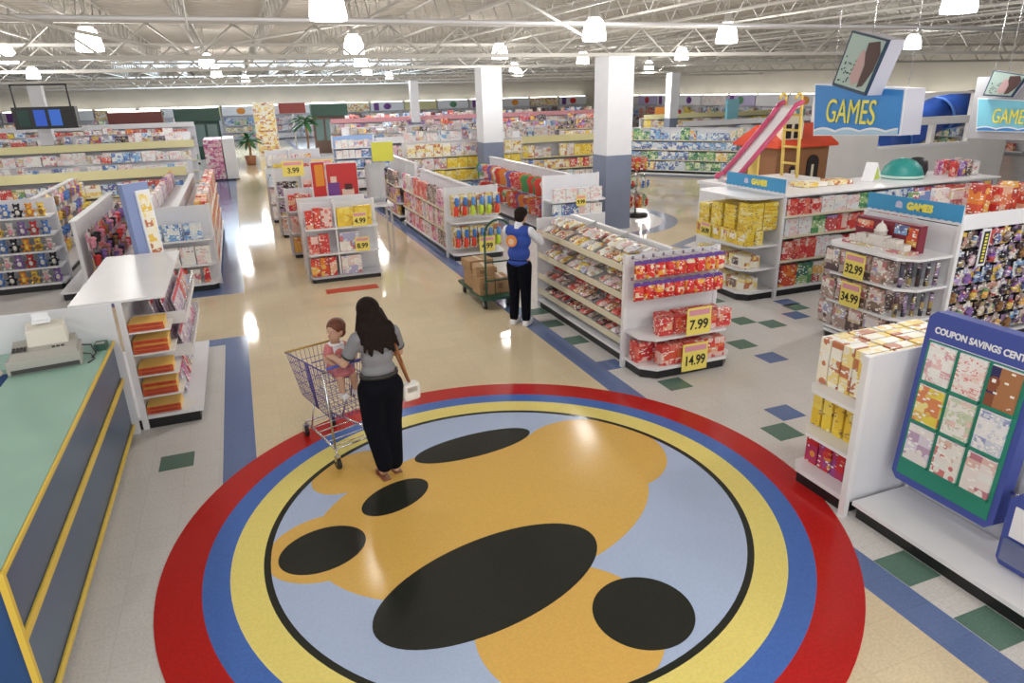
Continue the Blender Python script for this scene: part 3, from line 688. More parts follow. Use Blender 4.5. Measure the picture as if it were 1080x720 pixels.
kr = [kbox('red_canister', 'toy canister', .2, .2, .38, P_or, .03), kbox('red_toy_carton', 'toy box', .24, .2, .34, P_red, .004)]
for i in range(6): put(kr[i % 2], ft, .70+i*.26, -.30-(i % 2)*.05, 1.692, f'red and orange pack, {ORD[i]} from the left on top of the toy pegboard gondola', 'red packs on top of the gondola')
kk = kbox('white_toy_carton', 'toy box', .30, .2, .2, P_white, .004)
for i in range(4): put(kg[i], ft, .25+i*.37, .18, 1.692, f'mixed boxed game, {ORD[i]} from the left at the back of the gondola top', 'games on top of the gondola')
# ================================================================== NEAR RIGHT GONDOLA with coupon boards
fe = Fr(5.45, 3.42, 180)
endcap('end_display_shelf', 'white end display with yellow character packs and a blank white panel side', fe, 1.30, .66, 1.38, [.52, .92], cham=.10, depths=[.60, .60])
kn = kbox('tall_doll_pack', 'boxed toy', .25, .105, .40, P_yelw, .004, panel=(-.4, .4, .1, .9, P_yel))
kn2 = kbox('tall_doll_pack', 'boxed toy', .25, .095, .34, P_yel, .004, panel=(-.4, .4, .1, .9, P_yelw))
kn3 = kbox('crimson_snack_box', 'boxed toy', .25, .13, .30, printed('carton_crimson', [(.6,.02,.03), (.45,.03,.12), (.75,.3,.05), (.35,.05,.25), (.7,.05,.04)], 14, speck=.15), .004)
for cx in range(4):
    for cy in range(5):
        zz = (.921, .521)
        pos = ['first', 'second', 'third', 'fourth'][3-cx]
        put(kn, fe, .17+cx*.28, -.10-cy*.118, .921, f'white and yellow pack, top shelf, {pos} column from the aisle, {ORD[4-cy]} row back', 'yellow character packs on the end display')
        put(kn2, fe, .17+cx*.28, -.10-cy*.118, .521, f'yellow character pack, middle shelf, {pos} column from the aisle, {ORD[4-cy]} row back', 'yellow character packs on the end display')
    for cy in range(4):
        put(kn3, fe, .17+cx*.28, -.12-cy*.148, .151, f'crimson snack box, lowest deck, {["first","second","third","fourth"][3-cx]} column from the aisle, {ORD[3-cy]} row back', 'crimson boxes on the end display')
fg = Fr(4.78, 3.38, -90)
gondola('empty_gondola', 'bare white gondola with wide empty deck at the lower right', fg, 6.2, 1.40, [], d=.60, sides=(1, -1), kick=.11)
CB = C('display_blue_plastic', (.055, .085, .36)); CG = C('display_green_plastic', (.02, .25, .17))
cb = empty('coupon_board', (4.50, 3.34, .34), math.radians(-90), 'tall blue and green COUPON SAVINGS CENTER board holding nine coupon pads', 'coupon display')
cb.rotation_euler = (Matrix.Rotation(math.radians(-90), 3, 'Z') @ Matrix.Rotation(math.radians(-4), 3, 'X')).to_euler()
W_, H_ = .82, 1.38
b = MB(); b.prism([(.05, 0), (W_-.05, 0), (W_, .05), (W_, H_-.05), (W_-.05, H_), (.05, H_), (0, H_-.05), (0, .05)], 0, .12, T=Matrix.Translation((0, .12, 0)) @ Matrix.Rotation(PI/2, 4, 'X')); b.build('blue_case', CB, cb)
MB().box(.045, W_-.045, -.006, -.001, .06, H_-.22).build('green_face', CG, cb)
MB().box(.045, W_-.045, -.004, -.001, H_-.215, H_-.21).build('face_edge', SWHITE, cb)
text_mesh('board_lettering', 'COUPON SAVINGS CENTER', .066, SWHITE, cb, upright((W_*.52, -.004, H_-.135)), .002, .86, .002)
padm = [P_white, P_redw, P_dark, P_yel, P_white, P_blue, P_pink, P_mix2, P_mix2]
padm = [printed('coupon_print_a', [(.82,.8,.78), (.8,.55,.55), (.84,.84,.8), (.7,.4,.45)], 22, speck=.3, sc2=110), printed('coupon_print_b', [(.84,.78,.76), (.82,.66,.62), (.85,.82,.8)], 26, speck=.2, sc2=90, speckcol=(.7,.25,.25)), printed('coupon_print_c', [(.03,.03,.12), (.25,.08,.04), (.06,.05,.18), (.4,.18,.08)], 9, speck=.05),
        printed('coupon_print_d', [(.8,.65,.08), (.75,.5,.12), (.7,.25,.1), (.85,.75,.3)], 16, speck=.15), printed('coupon_print_e', [(.84,.83,.78), (.8,.6,.55), (.6,.68,.5), (.85,.84,.8)], 24, speck=.2, sc2=100, speckcol=(.5,.55,.4)), printed('coupon_print_f', [(.82,.82,.85), (.3,.35,.6), (.8,.8,.84), (.6,.64,.75)], 24, speck=.2, sc2=100),
        printed('coupon_print_g', [(.7,.65,.75), (.5,.35,.5), (.8,.76,.74)], 14, speck=.2), printed('coupon_print_h', [(.82,.78,.74), (.7,.5,.42), (.6,.2,.2), (.8,.8,.76)], 18, speck=.15), printed('coupon_print_i', [(.8,.74,.72), (.5,.2,.25), (.8,.8,.78), (.72,.5,.45)], 18, speck=.15)]
words = ['white pad with pink print', 'white pad with fine red print', 'dark night picture pad', 'yellow picture pad', 'white pad with green print', 'white pad with blue print', 'lilac picture pad', 'cream pad with red figures', 'cream pad with maroon figures']
rot = cb.rotation_euler.to_matrix()
for r_ in range(3):
    for c_ in range(3):
        lx, lz = .075+c_*.235, .86-r_*.325
        MB().box(lx-.005, lx+.205, -.030, -.0065, lz-.02, lz-.001).build('pad_ledge', CG, cb)
        p = empty('coupon_pad', cb.location+rot @ Vector((lx, -.0075, lz)), 0, f'{words[r_*3+c_]} in the {["top","middle","bottom"][r_]} row, {ORD[c_]} from the left', 'coupon pad', 'coupon pads on the blue board')
        p.rotation_euler = cb.rotation_euler
        b = MB(); b.box(0, .2, -.018, 0, 0, .285); b.build('printed_sheets', padm[r_*3+c_], p); MB().box(0, .2, -.0195, -.0002, .2855, .292).build('gummed_edge', SWHITE, p)
# bracket of the board and the second blue holder
b = MB(); b.tube((4.755, 3.1, .6), (4.665, 3.1, .6), .012); b.tube((4.755, 2.6, .6), (4.665, 2.6, .6), .012); tag(b.build('board_bracket', CHROME), 'chrome bracket bars holding the coupon board off the gondola panel', 'bracket')
h2 = empty('leaflet_holder', (4.44, 2.44, .16), math.radians(-90), 'small blue leaflet holder standing on the white deck at the right edge', 'leaflet holder')
b = MB(); b.prism([(.03, 0), (.50, 0), (.53, .04), (.53, .50), (.50, .54), (.03, .54), (0, .50), (0, .04)], 0, .10, T=Matrix.Translation((0, .14, 0)) @ Matrix.Rotation(PI/2, 4, 'X')); b.build('blue_case', CB, h2)
MB().box(.05, .47, .03, .038, .24, .47).build('white_leaflet', SWHITE, h2); MB().box(.04, .49, .0, .029, .06, .22).build('clear_pocket', mat('clear_blue_acrylic', (.3, .35, .6), .15, trans=.5), h2)
b = MB(); b.tube((-.07, .16, .48), (-.0, .16, .48), .012); b.build('support_bar', CHROME, h2)

# ================================================================== SERVICE COUNTER
TEAL = C('counter_teal_laminate', (.30, .50, .42), rough=.35, noise=.06, nscale=2)
NAVY = C('counter_blue_laminate', (.075, .12, .20), rough=.32); NAVY2 = C('counter_deep_blue', (.015, .07, .22), rough=.35)
YTR = C('yellow_bumper_trim', (.78, .55, .07), rough=.35)
ct = empty('service_counter', (-1.45, 3.62, 0), 0, 'long service counter with teal top, blue front and yellow bumper strips', 'counter')
b = MB(); b.prism([(-.72, .0), (0, .0), (0, 3.8), (-2.2, 3.8), (-2.2, 3.32), (-.72, 3.32)], 1.02, 1.06); b.build('countertop', TEAL, ct)
b = MB(); b.box(-.70, -.012, .03, 3.8, .08, 1.019); b.build('blue_body', NAVY, ct)
b = MB(); b.box(-.70, -.03, .012, .029, .08, 1.019); b.build('end_panel', NAVY2, ct)
b = MB(); b.box(-2.2, -.71, 3.35, 3.8, .08, 1.019); b.build('return_body', NAVY2, ct)
b = MB(); b.box(-.66, -.06, .08, 3.8, 0, .079); b.build('plinth', BLACK, ct)
for z, w_ in ((1.04, .020), (.62, .030), (.10, .025)):
    b = MB(); b.box(-.011, .014, .01, 3.8, z-w_, z+w_)
    o = b.build('bumper_strip', YTR, ct); bevelled(o.data, .008, 2)
b = MB(); b.box(-.02, .012, -.012, .024, .08, 1.06); b.box(-.72, -.02, -.012, .008, 1.0, 1.06); b.build('corner_strip', YTR, ct)
b = MB(); b.box(-.72, -.02, -.008, .011, .07, .13); b.build('corner_strip', YTR, ct)
pn = MB().box(-3.9, -1.40, 7.43, 7.47, 0, 1.43).build('low_partition', WHITE2); tag(pn, 'pale low partition panel behind the service counter', 'partition panel')
# cash register
G1 = C('register_grey', (.42, .41, .38), rough=.5); G2 = C('register_cream', (.72, .69, .62), rough=.5); GD = C('register_dark', (.05, .05, .05))
cr = empty('cash_register', (-1.90, 6.95, 1.061), math.radians(8), 'beige and grey cash register with receipt printer on the teal counter', 'cash register')
b = MB(); b.prism([(-.30, -.20), (.27, -.20), (.27, .22), (-.26, .22)], 0, .13); o = b.build('drawer_base', G1, cr); bevelled(o.data, .012, 2)
b = MB(); b.box(-.27, .25, -.206, -.2005, .012, .05); b.build('drawer_front', GD, cr)
b = MB(); b.add([(-.27, -.18, .131), (.25, -.18, .131), (.25, .18, .131), (-.27, .18, .131), (-.25, -.12, .17), (.24, -.12, .17), (.24, .16, .21), (-.25, .16, .21)], [(3,2,1,0), (4,5,6,7), (0,1,5,4), (1,2,6,5), (2,3,7,6), (3,0,4,7)]); b.build('sloped_deck', G1, cr)
b = MB(); b.add([(-.13, -.02, .175), (.19, -.02, .175), (.19, .17, .175), (-.13, .17, .175), (-.12, .0, .33), (.18, .0, .33), (.18, .17, .37), (-.12, .17, .37)], [(3,2,1,0), (4,5,6,7), (0,1,5,4), (1,2,6,5), (2,3,7,6), (3,0,4,7)]); o = b.build('printer_housing', G2, cr); bevelled(o.data, .012, 2)
b = MB(); b.box(-.06, .08, .05, .12, .371, .40); b.box(-.055, .075, .085, .09, .40, .46); b.build('receipt_paper', SWHITE, cr)
kp0 = MB().box(-.25, -.12, -.115, .0, .166, .176).build('keypad', G1, cr)
for i in range(4):
    for j in range(3): MB().box(-.24+i*.028, -.24+i*.028+.02, -.10+j*.035, -.10+j*.035+.025, .1765, .188+j*.004).build('key', GD, kp0)
fk0 = MB().box(.05, .165, -.105, -.075, .166, .176).build('function_keypad', G1, cr)
for i in range(3): MB().box(.06+i*.035, .085+i*.035, -.10, -.08, .1765, .188).build('key', GD, fk0)
b = MB(); b.path([(.26, .0, .05), (.33, .02, .02), (.36, -.1, .006), (.31, -.2, .006)], .006); b.path([(.26, .1, .1), (.34, .12, .08), (.37, .05, .01), (.34, -.05, .006)], .007); b.build('cable', GD, cr)
ms = MB().ell((0, 0, .022), (.045, .065, .022), 14, 8).build('hand_scanner', G2, None, (-2.26, 6.78, 1.061)); tag(ms, 'small cream rounded device left of the cash register', 'device')
tb = empty('card_reader', (-1.515, 7.20, 1.061), 0, 'small dark green reader with cables right of the cash register', 'card reader')
MB().box(-.05, .05, -.07, .07, 0, .06).build('reader_case', C('reader_green', (.03, .09, .07)), tb); MB().box(-.035, .035, -.045, .0, .0605, .066).build('reader_keys', G1, tb)

# ================================================================== BOOK GONDOLA behind the counter
fa = Fr(-1.35, 7.50, 90)
ga = gondola('book_gondola', 'white open gondola with book stacks at its near end and magazine racks', fa, 2.35, 1.41, [], d=.58, sides=(1, -1), topw=.43)
BY = C('book_cover_yellow', (.86, .54, .13)); BR = C('book_spine_red', (.58, .10, .03))
for i, z in enumerate((.36, .60, .84, 1.08)):
    t = MB().box(.02, .42, -.42, -.03, z-.015, z).build('book_tray', WHITE, ga)
def kbook(w, d, h):
    b = MB(); b.box(-w/2, w/2, -d/2, d/2, 0, h); b.mat(1).box(-w/2-.001, w/2+.001, -d/2-.003, -d/2+.002, .001, h-.001)
    b.mat(2).box(-w/2+.03, w/2-.03, -d/2-.0045, -d/2-.003, h*.2, h*.8)
    return kmesh('boxed_book', 'book', w, d, h, b.mesh('boxed_book', [BY, BR, C('book_title_dark_red', (.42, .05, .02))]))
kb1 = kbook(.33, .30, .040)
ftr = Fr(-1.35, 7.50, 0)
for lv, z in enumerate((.151, .361, .601, .841, 1.081)):
    for q in range(3 if lv in (1, 3) else 2):
        for dd in range(1):
            sh = .05*(q == 2)+R.uniform(-.004, .004)
            put(kb1, ftr, .20, .19+sh, z+q*.041, f'yellow book with red spine, {["lowest","second","third"][q]} of the stack on the {["lowest","second","third","fourth","fifth"][lv]} tray', 'yellow and red books beside the counter', rot=R.uniform(-.03, .03))
MAGC = [printed('magazine_lilac', [(.45,.33,.5), (.6,.5,.62), (.7,.65,.7)], 14, speck=.3), P_pink, P_redw, P_mix2]
RB = C('magazine_red_masthead', (.6, .03, .05))
def kmag(m):
    b = MB(); T = Matrix.Rotation(-.22, 4, 'X'); b.box(-.09, .09, -.006, .006, 0, .27, T); b.mat(1).box(-.085, .085, -.0085, -.006, .22, .262, T)
    return kmesh('magazine', 'magazine', .18, .03, .27, b.mesh('magazine', [m, RB]))
mg = [kmag(m) for m in MAGC]
for lv, z in enumerate((.62, 1.00)):
    rk = empty('magazine_rack', fa.w(.46, 0, z), fa.r, f'white wire magazine rack, {["lower","upper"][lv]} of the two by the aisle', 'magazine rack')
    b = MB(); b.box(0, 1.75, -.54, -.20, 0, .012); b.box(0, 1.75, -.545, -.535, 0, .07); b.box(-.01, 0, -.545, -.035, 0, .14); b.box(1.75, 1.76, -.545, -.035, 0, .14); b.build('rack_tray', WHITE, rk)
    b = MB()
    for i in range(12): b.tube((.02+i*.155, -.538, .0), (.02+i*.155, -.55, .19), .003, 5)
    b.tube((0, -.55, .19), (1.75, -.55, .19), .004, 5); b.build('wire_front', CHROME, rk)
    for rw in range(3):
        for i in range(8):
            put(mg[(rw+lv*2+(i > 4)) % 4 if i > 3 else 0], fa, .57+i*.205, -.49+rw*.11, z+.014, f'upright magazine, {ORD[i]} from the camera in the {["front","middle","rear"][rw]} row of the {["lower","upper"][lv]} rack', 'magazines in the racks by the aisle')
for i in range(5): put(mg[i % 4], fa, .62+i*.3, -.40, .157, f'magazine standing on the white deck, {ORD[i]} from the camera', 'magazines by the aisle')
# blue slab with white framed poster behind it
ps = empty('poster_stand', (-1.30, 10.15, 0), math.radians(48), 'tall blue poster stand with a white framed poster, behind the book gondola', 'poster stand')
T = Matrix.Rotation(math.radians(-3), 4, 'X')
MB().box(-.14, .26, -.02, .06, .032, 2.3, T).build('blue_slab', C('stand_blue', (.24, .31, .56), rough=.5), ps)
MB().box(-.15, .28, -.14, .18, 0, .03).build('foot_plate', GREYM, ps)
b = MB(); b.box(.02, .24, -.045, -.021, 1.15, 2.2, T); b.build('white_frame', SWHITE, ps); MB().box(.05, .21, -.049, -.0455, 1.2, 2.15, T).build('poster_print', P_yelw, ps)

# ================================================================== general dressing of sales floor gondolas
PAL = {'red': [P_red, P_redw, P_or, P_mix2], 'pink': [P_pink, P_mix2, P_white, P_purple], 'mix': [P_mix, P_mix2, P_blue, P_redw, P_yelw], 'dark': [P_dark, P_brown, P_purple, P_dark],
       'yel': [P_yel, P_yelw, P_mix2], 'blue': [P_blue, P_white, P_mix2], 'white': [P_white, P_mix2, P_white, P_blue], 'green': [P_green, P_mix, P_blue, P_yelw], 'book': [P_redw, P_purple, P_brown, P_mix2, P_pink]}
KC = {}
def kinds_for(p, scale=1.0, thin=False):
    key = (p, scale, thin)
    if key not in KC:
        nm = {'red': ('toy_carton', 'boxed toy'), 'pink': ('doll_box', 'doll box'), 'mix': ('toy_box', 'toy box'), 'dark': ('figure_box', 'figure box'), 'yel': ('craft_box', 'craft box'), 'blue': ('building_set_box', 'building set'), 'white': ('nursery_box', 'nursery box'), 'green': ('outdoor_toy_box', 'outdoor toy box'), 'book': ('storybook', 'book')}[p]
        out = []
        for i, m in enumerate(PAL[p]):
            w_, h_ = [(.30, .28), (.24, .32), (.36, .24), (.2, .30), (.28, .3)][i % 5]
            if thin: w_, h_ = [(.10, .27), (.14, .26), (.12, .28), (.16, .25), (.1, .26)][i % 5]
            out.append(kbox(nm[0], nm[1], w_*scale, .10, h_*scale, m, .003 if scale < 1.3 else 0))
        KC[key] = out
    return KC[key]
COLW = {'red': 'red and orange', 'pink': 'pink', 'mix': 'mixed colour', 'dark': 'dark', 'yel': 'yellow', 'blue': 'blue', 'white': 'white', 'green': 'green', 'book': 'thin'}
SH4 = [('lowest', .151), ('second', .50), ('third', .85), ('top', 1.17)]
def ec_shelves(nm, label, fr, W, pal, where, H=1.45, D=.5, zs=(.5, .85, 1.17), scale=1.0, thin=False, top=True, seqp=None):
    endcap(nm, label, fr, W, D, H, list(zs), cham=.08)
    for i, (z, sn) in enumerate(zip([.151]+list(zs), ['lowest', 'second', 'third', 'top'] if len(zs) > 2 else ['lowest', 'middle', 'top'])):
        nxt = (list(zs)+[H+.2])[i]; pp = (seqp[i] if seqp else pal)
        fill(fr, .06, W-.05, -D+.02, z, nxt-z-.04, kinds_for(pp, scale, thin), f'{{c}} pack on the {sn} shelf of the {where} end display, {{n}} from the left', f'packs on the {where} end display', stack=False)
def run_side(fr, L, pal, where, side=1, d=.5, rows=SH4, step=1, thin=False, scale=1.0, x0=.06, miss=.04, depth=1):
    end = {90: 'near end', -90: 'far end'}.get(round(math.degrees(fr.r)), 'left end')
    for sn, z in rows:
        kk = kinds_for(pal if isinstance(pal, str) else pal[rows.index((sn, z)) % len(pal)], scale, thin)
        hm = (rows[rows.index((sn, z))+1][1]-z-.04) if (sn, z) != rows[-1] else .42
        fill(fr, x0, L-.05, (-d+.02) if side > 0 else (d-.02), z, hm, kk, f'{{c}} pack, {sn} shelf of the {where}, {{n}} from its {end}', f'packs along the {where}', stack=False, side=side, p_missing=miss, depth=depth)

# ---- left of the aisle
fB = Fr(-1.25, 13.8, 90)
gondola('toy_gondola', 'gondola of red toy packs along the left blue strip', fB, 6.7, 1.43, [.5, .85, 1.17], d=.58, sides=(1, -1))
run_side(fB, 6.7, 'red', 'red toy gondola', 1, .58, depth=2)
run_side(fB, 6.7, 'pink', 'red gondola rear side', -1, .58)
for i in range(11): put(kinds_for('red')[i % 4], fB, .3+i*.58, R.uniform(-.05, .05)-.32, 1.172+.0, None, None) if False else None
endcap('end_display_shelf', 'blue and white end display beyond the book gondola', Fr(-1.83, 13.75, 0), 1.16, .48, 1.5, [.5, .95], cham=.1)
fe2 = Fr(-1.83, 13.75, 0)
for i in range(3): put(kinds_for('blue')[0], fe2, .2+i*.33, -.36, .951, f'blue pack on the upper shelf of the blue end display, {ORD[i]} from the left', 'packs on the blue end display')
for i in range(5): put(kinds_for('red', 1.0, True)[i % 4], fe2, .2+i*.19, -.36, .151, f'small red pack on the lowest deck of the blue end display, {ORD[i]} from the left', 'packs on the blue end display')
for i in range(4): put(kinds_for('blue')[1], fe2, .18+i*.26, -.36, .501, f'blue pack on the middle shelf of the blue end display, {ORD[i]} from the left', 'packs on the blue end display')
# soft toy bins
fS = Fr(-4.75, 15.2, 0)
endcap('soft_toy_shelf', 'wide white shelf of small soft toys in four rows at the left edge', fS, 1.35, .55, 1.65, [.45, .75, 1.05, 1.38], cham=.06)
kp = [kplush('soft_toy', .23, m, m2) for m, m2 in ((PLUSH_M[7], PLUSH_M[2]), (PLUSH_M[2], PLUSH_M[1]), (PLUSH_M[8], PLUSH_M[5]), (PLUSH_M[4], PLUSH_M[2]), (PLUSH_M[3], PLUSH_M[2]), (PLUSH_M[5], PLUSH_M[0]), (PLUSH_M[6], PLUSH_M[2]))]
CN = ['red', 'white', 'orange', 'blue', 'purple', 'yellow', 'black']
for r_, z in enumerate((.151, .45, .75, 1.05, 1.38)):
    for i in range(7):
        j = (i*3+r_*2) % 7; put(kp[j], fS, .12+i*.185, -.42, z+.001, f'{CN[j]} soft toy, {ORD[i]} from the left in row {["one","two","three","four","five"][r_]} from the bottom', 'soft toys on the wide white shelf')
fS2 = Fr(-4.1, 15.25, 90)
gondola('toy_gondola', 'gondola hung with bagged toys behind the soft toy shelf', fS2, 5.6, 1.45, [], d=.55, sides=(1, -1))
kbg = [kblister('hanging_toy', 'carded toy', .24, .30, m, t, .16) for m, t in zip([P_mix, P_pink, P_mix2, P_white, P_yelw, P_redw], PLUSH_M[:6])]
for r_ in range(4):
    for i in range(19): put(R.choice(kbg), fS2, .18+i*.285, -.12-R.random()*.05, .17+r_*.33, f'hanging toy behind the soft toy shelf, row {r_+1} from below, {ORD[i]} from near end', 'bagged toys on the left gondola', rot=R.uniform(-.2, .2))
for gi, (xc, y0, y1, h, p1, p2, wd) in enumerate([(-6.9, 14.6, 20.6, 1.45, 'mix', 'pink', 'far left gondola'), (-2.75, 16.0, 16.1, 0, 'mix', 'mix', '')][:1]):
    f_ = Fr(xc, y0, 90); gondola('toy_gondola', f'gondola of mixed packs on the {wd}', f_, y1-y0, h, [.5, .85, 1.17], d=.5, sides=(1, -1)); run_side(f_, y1-y0, p1, wd, 1, .5)
# rack of hanging purple and dark toys between the soft toy run and the red gondola
fH = Fr(-2.86, 13.7, 90)
gondola('toy_gondola', 'low pegged gondola of dark and pink hanging toys behind the poster stand', fH, 4.2, 1.35, [], d=.45, sides=(1, -1))
kbd = [kblister('hanging_doll', 'carded toy', .22, .30, m, t, .16) for m, t in zip([P_dark, P_pink, P_dark, P_purple, P_redw], [PLUSH_M[6], PLUSH_M[1], PLUSH_M[3], PLUSH_M[7], PLUSH_M[0]])]
for r_ in range(3):
    for i in range(14): put(R.choice(kbd), fH, .2+i*.285, -.12-R.random()*.05, .17+r_*.33, f'hanging toy on the low gondola, row {r_+1} from below, {ORD[i]} from near end', 'hanging toys on the low gondola', rot=R.uniform(-.2, .2))

# ---- kiosks standing in the aisle
def kiosk_front(x, y, W, label, pal_l, pal_r, where, split=.42, H=1.45, D=.45, price=None, zr=(.55, 1.02)):
    f_ = Fr(x, y, 0)
    endcap('aisle_kiosk', label, f_, W, D, H, list(zr), cham=.05, divider=W*split, kick=.08, deckm=mat('kiosk_deck_grey', (.45, .46, .52), .4))
    for i, z in enumerate([.121]+list(zr)):
        sn = ['lowest', 'middle', 'top'][i]
        fill(f_, .03, W*split-.01, -D+.04, z, .385, kinds_for(pal_l, 1.3, True), f'{{c}} book, {sn} shelf, left half of the {where}, {{n}} from left', f'packs on the {where}', stack=False)
        fill(f_, W*split+.03, W-.0, -D+.04, z, .385, kinds_for(pal_r, 1.05), f'{{c}} pack, {sn} shelf, right half of the {where}, {{n}} from left', f'packs on the {where}', stack=False)
    return f_
f1 = kiosk_front(.92, 13.3, 1.34, 'aisle kiosk with red books on the left and yellow packs on the right', 'red', 'yel', 'nearest aisle kiosk')
kb2 = empty('kiosk_body', (.92, 13.33, 0), 0, 'rear half of the nearest aisle kiosk, with shelves of packs along both sides', 'shelf unit')
b = MB(); b.box(0.02, 1.32, .0, .9, 0, .12); b.build('base_deck', WHITE, kb2); MB().box(.64, .70, .0, .9, .12, 1.38).build('centre_panel', WHITE2, kb2); MB().box(0, 1.34, .88, .91, 0, 1.42).build('end_panel', WHITE, kb2)
for z in (.55, 1.0): MB().box(.02, 1.32, .01, .87, z-.03, z).build('shelf', WHITE, kb2)
for s_, xx in (('left', .16), ('right', 1.18)):
    fk = Fr(.92+xx, 13.80, -90 if s_ == 'left' else 90)
    for z in (.121, .551, 1.001): fill(fk, -.40, .42, -.1, z, .3, kinds_for('red'), f'{{c}} pack on the {s_} side of the nearest aisle kiosk, {{n}} along', 'packs on the kiosk sides', stack=False)
price_sign(f1, 1.0, -.47, 1.02, '4.99', 'yellow price card on the upper right shelf of the nearest aisle kiosk', .26, .26)
price_sign(f1, 1.0, -.47, .55, '8.99', 'yellow price card on the middle right shelf of the nearest aisle kiosk', .26, .26)
mt_ = MB().box(1.10, 2.02, 12.05, 12.32, .003, .012).build('red_floor_mat', C('floor_mat_red', (.55, .07, .03), rough=.6)); tag(mt_, 'small red mat on the beige floor before the aisle kiosk', 'floor mat')
f2 = kiosk_front(.80, 15.7, 1.3, 'second aisle kiosk with a red and white front panel', 'red', 'red', 'second aisle kiosk')
f3 = kiosk_front(.72, 18.2, 1.5, 'third aisle kiosk with dark and red packs under two price cards', 'dark', 'red', 'third aisle kiosk', H=1.6, zr=(.55, 1.02))
price_sign(Fr(.72, 18.2, 0), .45, -.49, 1.50, '3.99', 'left yellow price card above the third aisle kiosk', .50, .36); price_sign(Fr(.72, 18.2, 0), 1.15, -.49, 1.50, '3.99', 'right yellow price card above the third aisle kiosk', .50, .36)
f4 = kiosk_front(.62, 20.6, 1.2, 'fourth aisle kiosk with blue grey panels', 'blue', 'blue', 'fourth aisle kiosk', H=1.45)
f5 = kiosk_front(.9, 23.2, 1.9, 'fifth aisle kiosk with yellow packs', 'yel', 'mix', 'fifth aisle kiosk', H=1.5)
f6 = kiosk_front(.9, 27.2, 1.9, 'sixth aisle kiosk with pale packs', 'white', 'pink', 'sixth aisle kiosk', H=1.5)
def board(nm, label, x, y, z0, z1, w, m, rz=0, cat='poster', extra=None, t=.04):
    r = empty(nm, (x, y, z0), math.radians(rz), label, cat); MB().box(-w/2, w/2, -t/2, t/2, 0, z1-z0).build('board', m, r)
    MB().box(-w/2-.02, w/2+.02, t/2+.0005, t/2+.02, 0, z1-z0+.02).build('backing', SWHITE, r)
    if extra:
        for (x0, x1, a0, a1, mm) in extra: MB().box(-w/2+x0*w, -w/2+x1*w, -t/2-.006, -t/2-.0005, a0*(z1-z0), a1*(z1-z0)).build('printed_panel', mm, r)
    return r
REDB = C('poster_red', (.62, .03, .03)); ORB = C('poster_orange', (.85, .32, .03)); VIO = C('poster_violet', (.18, .05, .28)); SKIN0 = C('poster_peach', (.85, .6, .5))
def bench(x0, x1, y0, y1, label, h=1.14):
    r = empty('display_table', (x0, y0, 0), 0, label, 'display table')
    MB().box(0, x1-x0, 0, y1-y0, h-.05, h).build('table_top', WHITE, r)
    for a in (.03, x1-x0-.07):
        for c_ in (.03, y1-y0-.07): MB().box(a, a+.04, c_, c_+.04, 0, h-.05).build('leg', CHROME, r)
bench(1.25, 2.9, 14.45, 15.1, 'tall white display table between the first two aisle kiosks carrying posters')
board('red_poster', 'red poster with violet corner and peach figure above the aisle kiosks', 1.95, 14.9, 1.145, 1.98, .62, REDB, 0, extra=[(0, .38, 0, .55, VIO), (.45, .85, .08, .38, SKIN0), (.55, .8, .36, .5, C('poster_hair', (.08,.02,.02))), (.1, .3, .55, .7, SKIN0)])
board('orange_poster', 'red and orange poster left of the violet cornered one', 1.48, 15.0, 1.145, 2.02, .26, REDB, 10, extra=[(.2, .9, .45, .95, ORB)])
ca = empty('clear_toy_bag', (2.62, 14.78, 1.145), 0, 'tall clear plastic bag of pale toys beside the red poster', 'toy bag')
b = pillow(.42, .82, .3, 10); b.build('clear_film', mat('clear_film', (.78, .80, .84), .15, trans=.35), ca)
b = MB()
for i in range(9): b.ell((R.uniform(-.12, .12), R.uniform(-.05, .05), .1+i*.075), (.06, .05, .05), 8, 6)
b.build('pale_toys', P_white, ca)
yb = empty('yellow_square_sign', (3.74, 19.6, 1.56), 0, 'plain yellow square sign above the far end of the storybook gondola', 'shelf sign')
MB().box(-.30, .30, -.015, .015, .0, .52).build('panel', C('sign_yellow_green', (.68, .68, .08)), yb); MB().box(-.01, .01, -.01, .01, -1.56, .0).build('stem', CHROME, yb); MB().box(-.1, .06, -.1, .1, -1.555, -1.54).build('foot', CHROME, yb)

# ---- storybook gondola right of the aisle
fG = Fr(4.42, 18.0, -90)
gondola('storybook_gondola', 'long white gondola with three rows of storybooks facing the aisle', fG, 4.1, 1.44, [.55, .99], d=.56, sides=(1, -1))
run_side(fG, 4.1, 'book', 'storybook gondola', 1, .56, rows=[('lowest', .151), ('middle', .55), ('top', .99)], thin=True, miss=.02, scale=1.25)
for i in range(19): put(kinds_for('book', 1.25, True)[i % 5], fG, .12+i*.21, .05+.3, .991, f'thin book behind the top of the storybook gondola, {ORD[i]} from its far end', 'books along the rear of the storybook gondola')
fG2 = Fr(3.86, 13.86, 0)
endcap('end_display_shelf', 'end display of blue and red hanging water toys behind the clerk', fG2, 1.14, .50, 1.46, [.80], cham=.08)
kw = []
for j, (ca_, cb_) in enumerate((((.05, .2, .6), (.75, .06, .03)), ((.1, .3, .7), (.55, .75, .05)))):
    b = MB(); b.box(-.075, .075, -.004, .004, 0, .44); b.mat(1).lathe([(.028, .03), (.05, .06), (.045, .2), (.02, .24)], 10, (-.01, -.055, 0)); b.mat(2).lathe([(.03, .22), (.045, .26), (.04, .38), (.015, .40)], 10, (.01, -.055, 0))
    b.mat(1).tube((-.03, -.055, .12), (-.065, -.05, .04), .014, 6)
    kw.append(kmesh('water_toy_pack', 'carded toy', .16, .1, .44, b.mesh('water_toy_pack', [P_yelw, C(f'toy_a{j}', cb_), C(f'toy_b{j}', ca_)])))
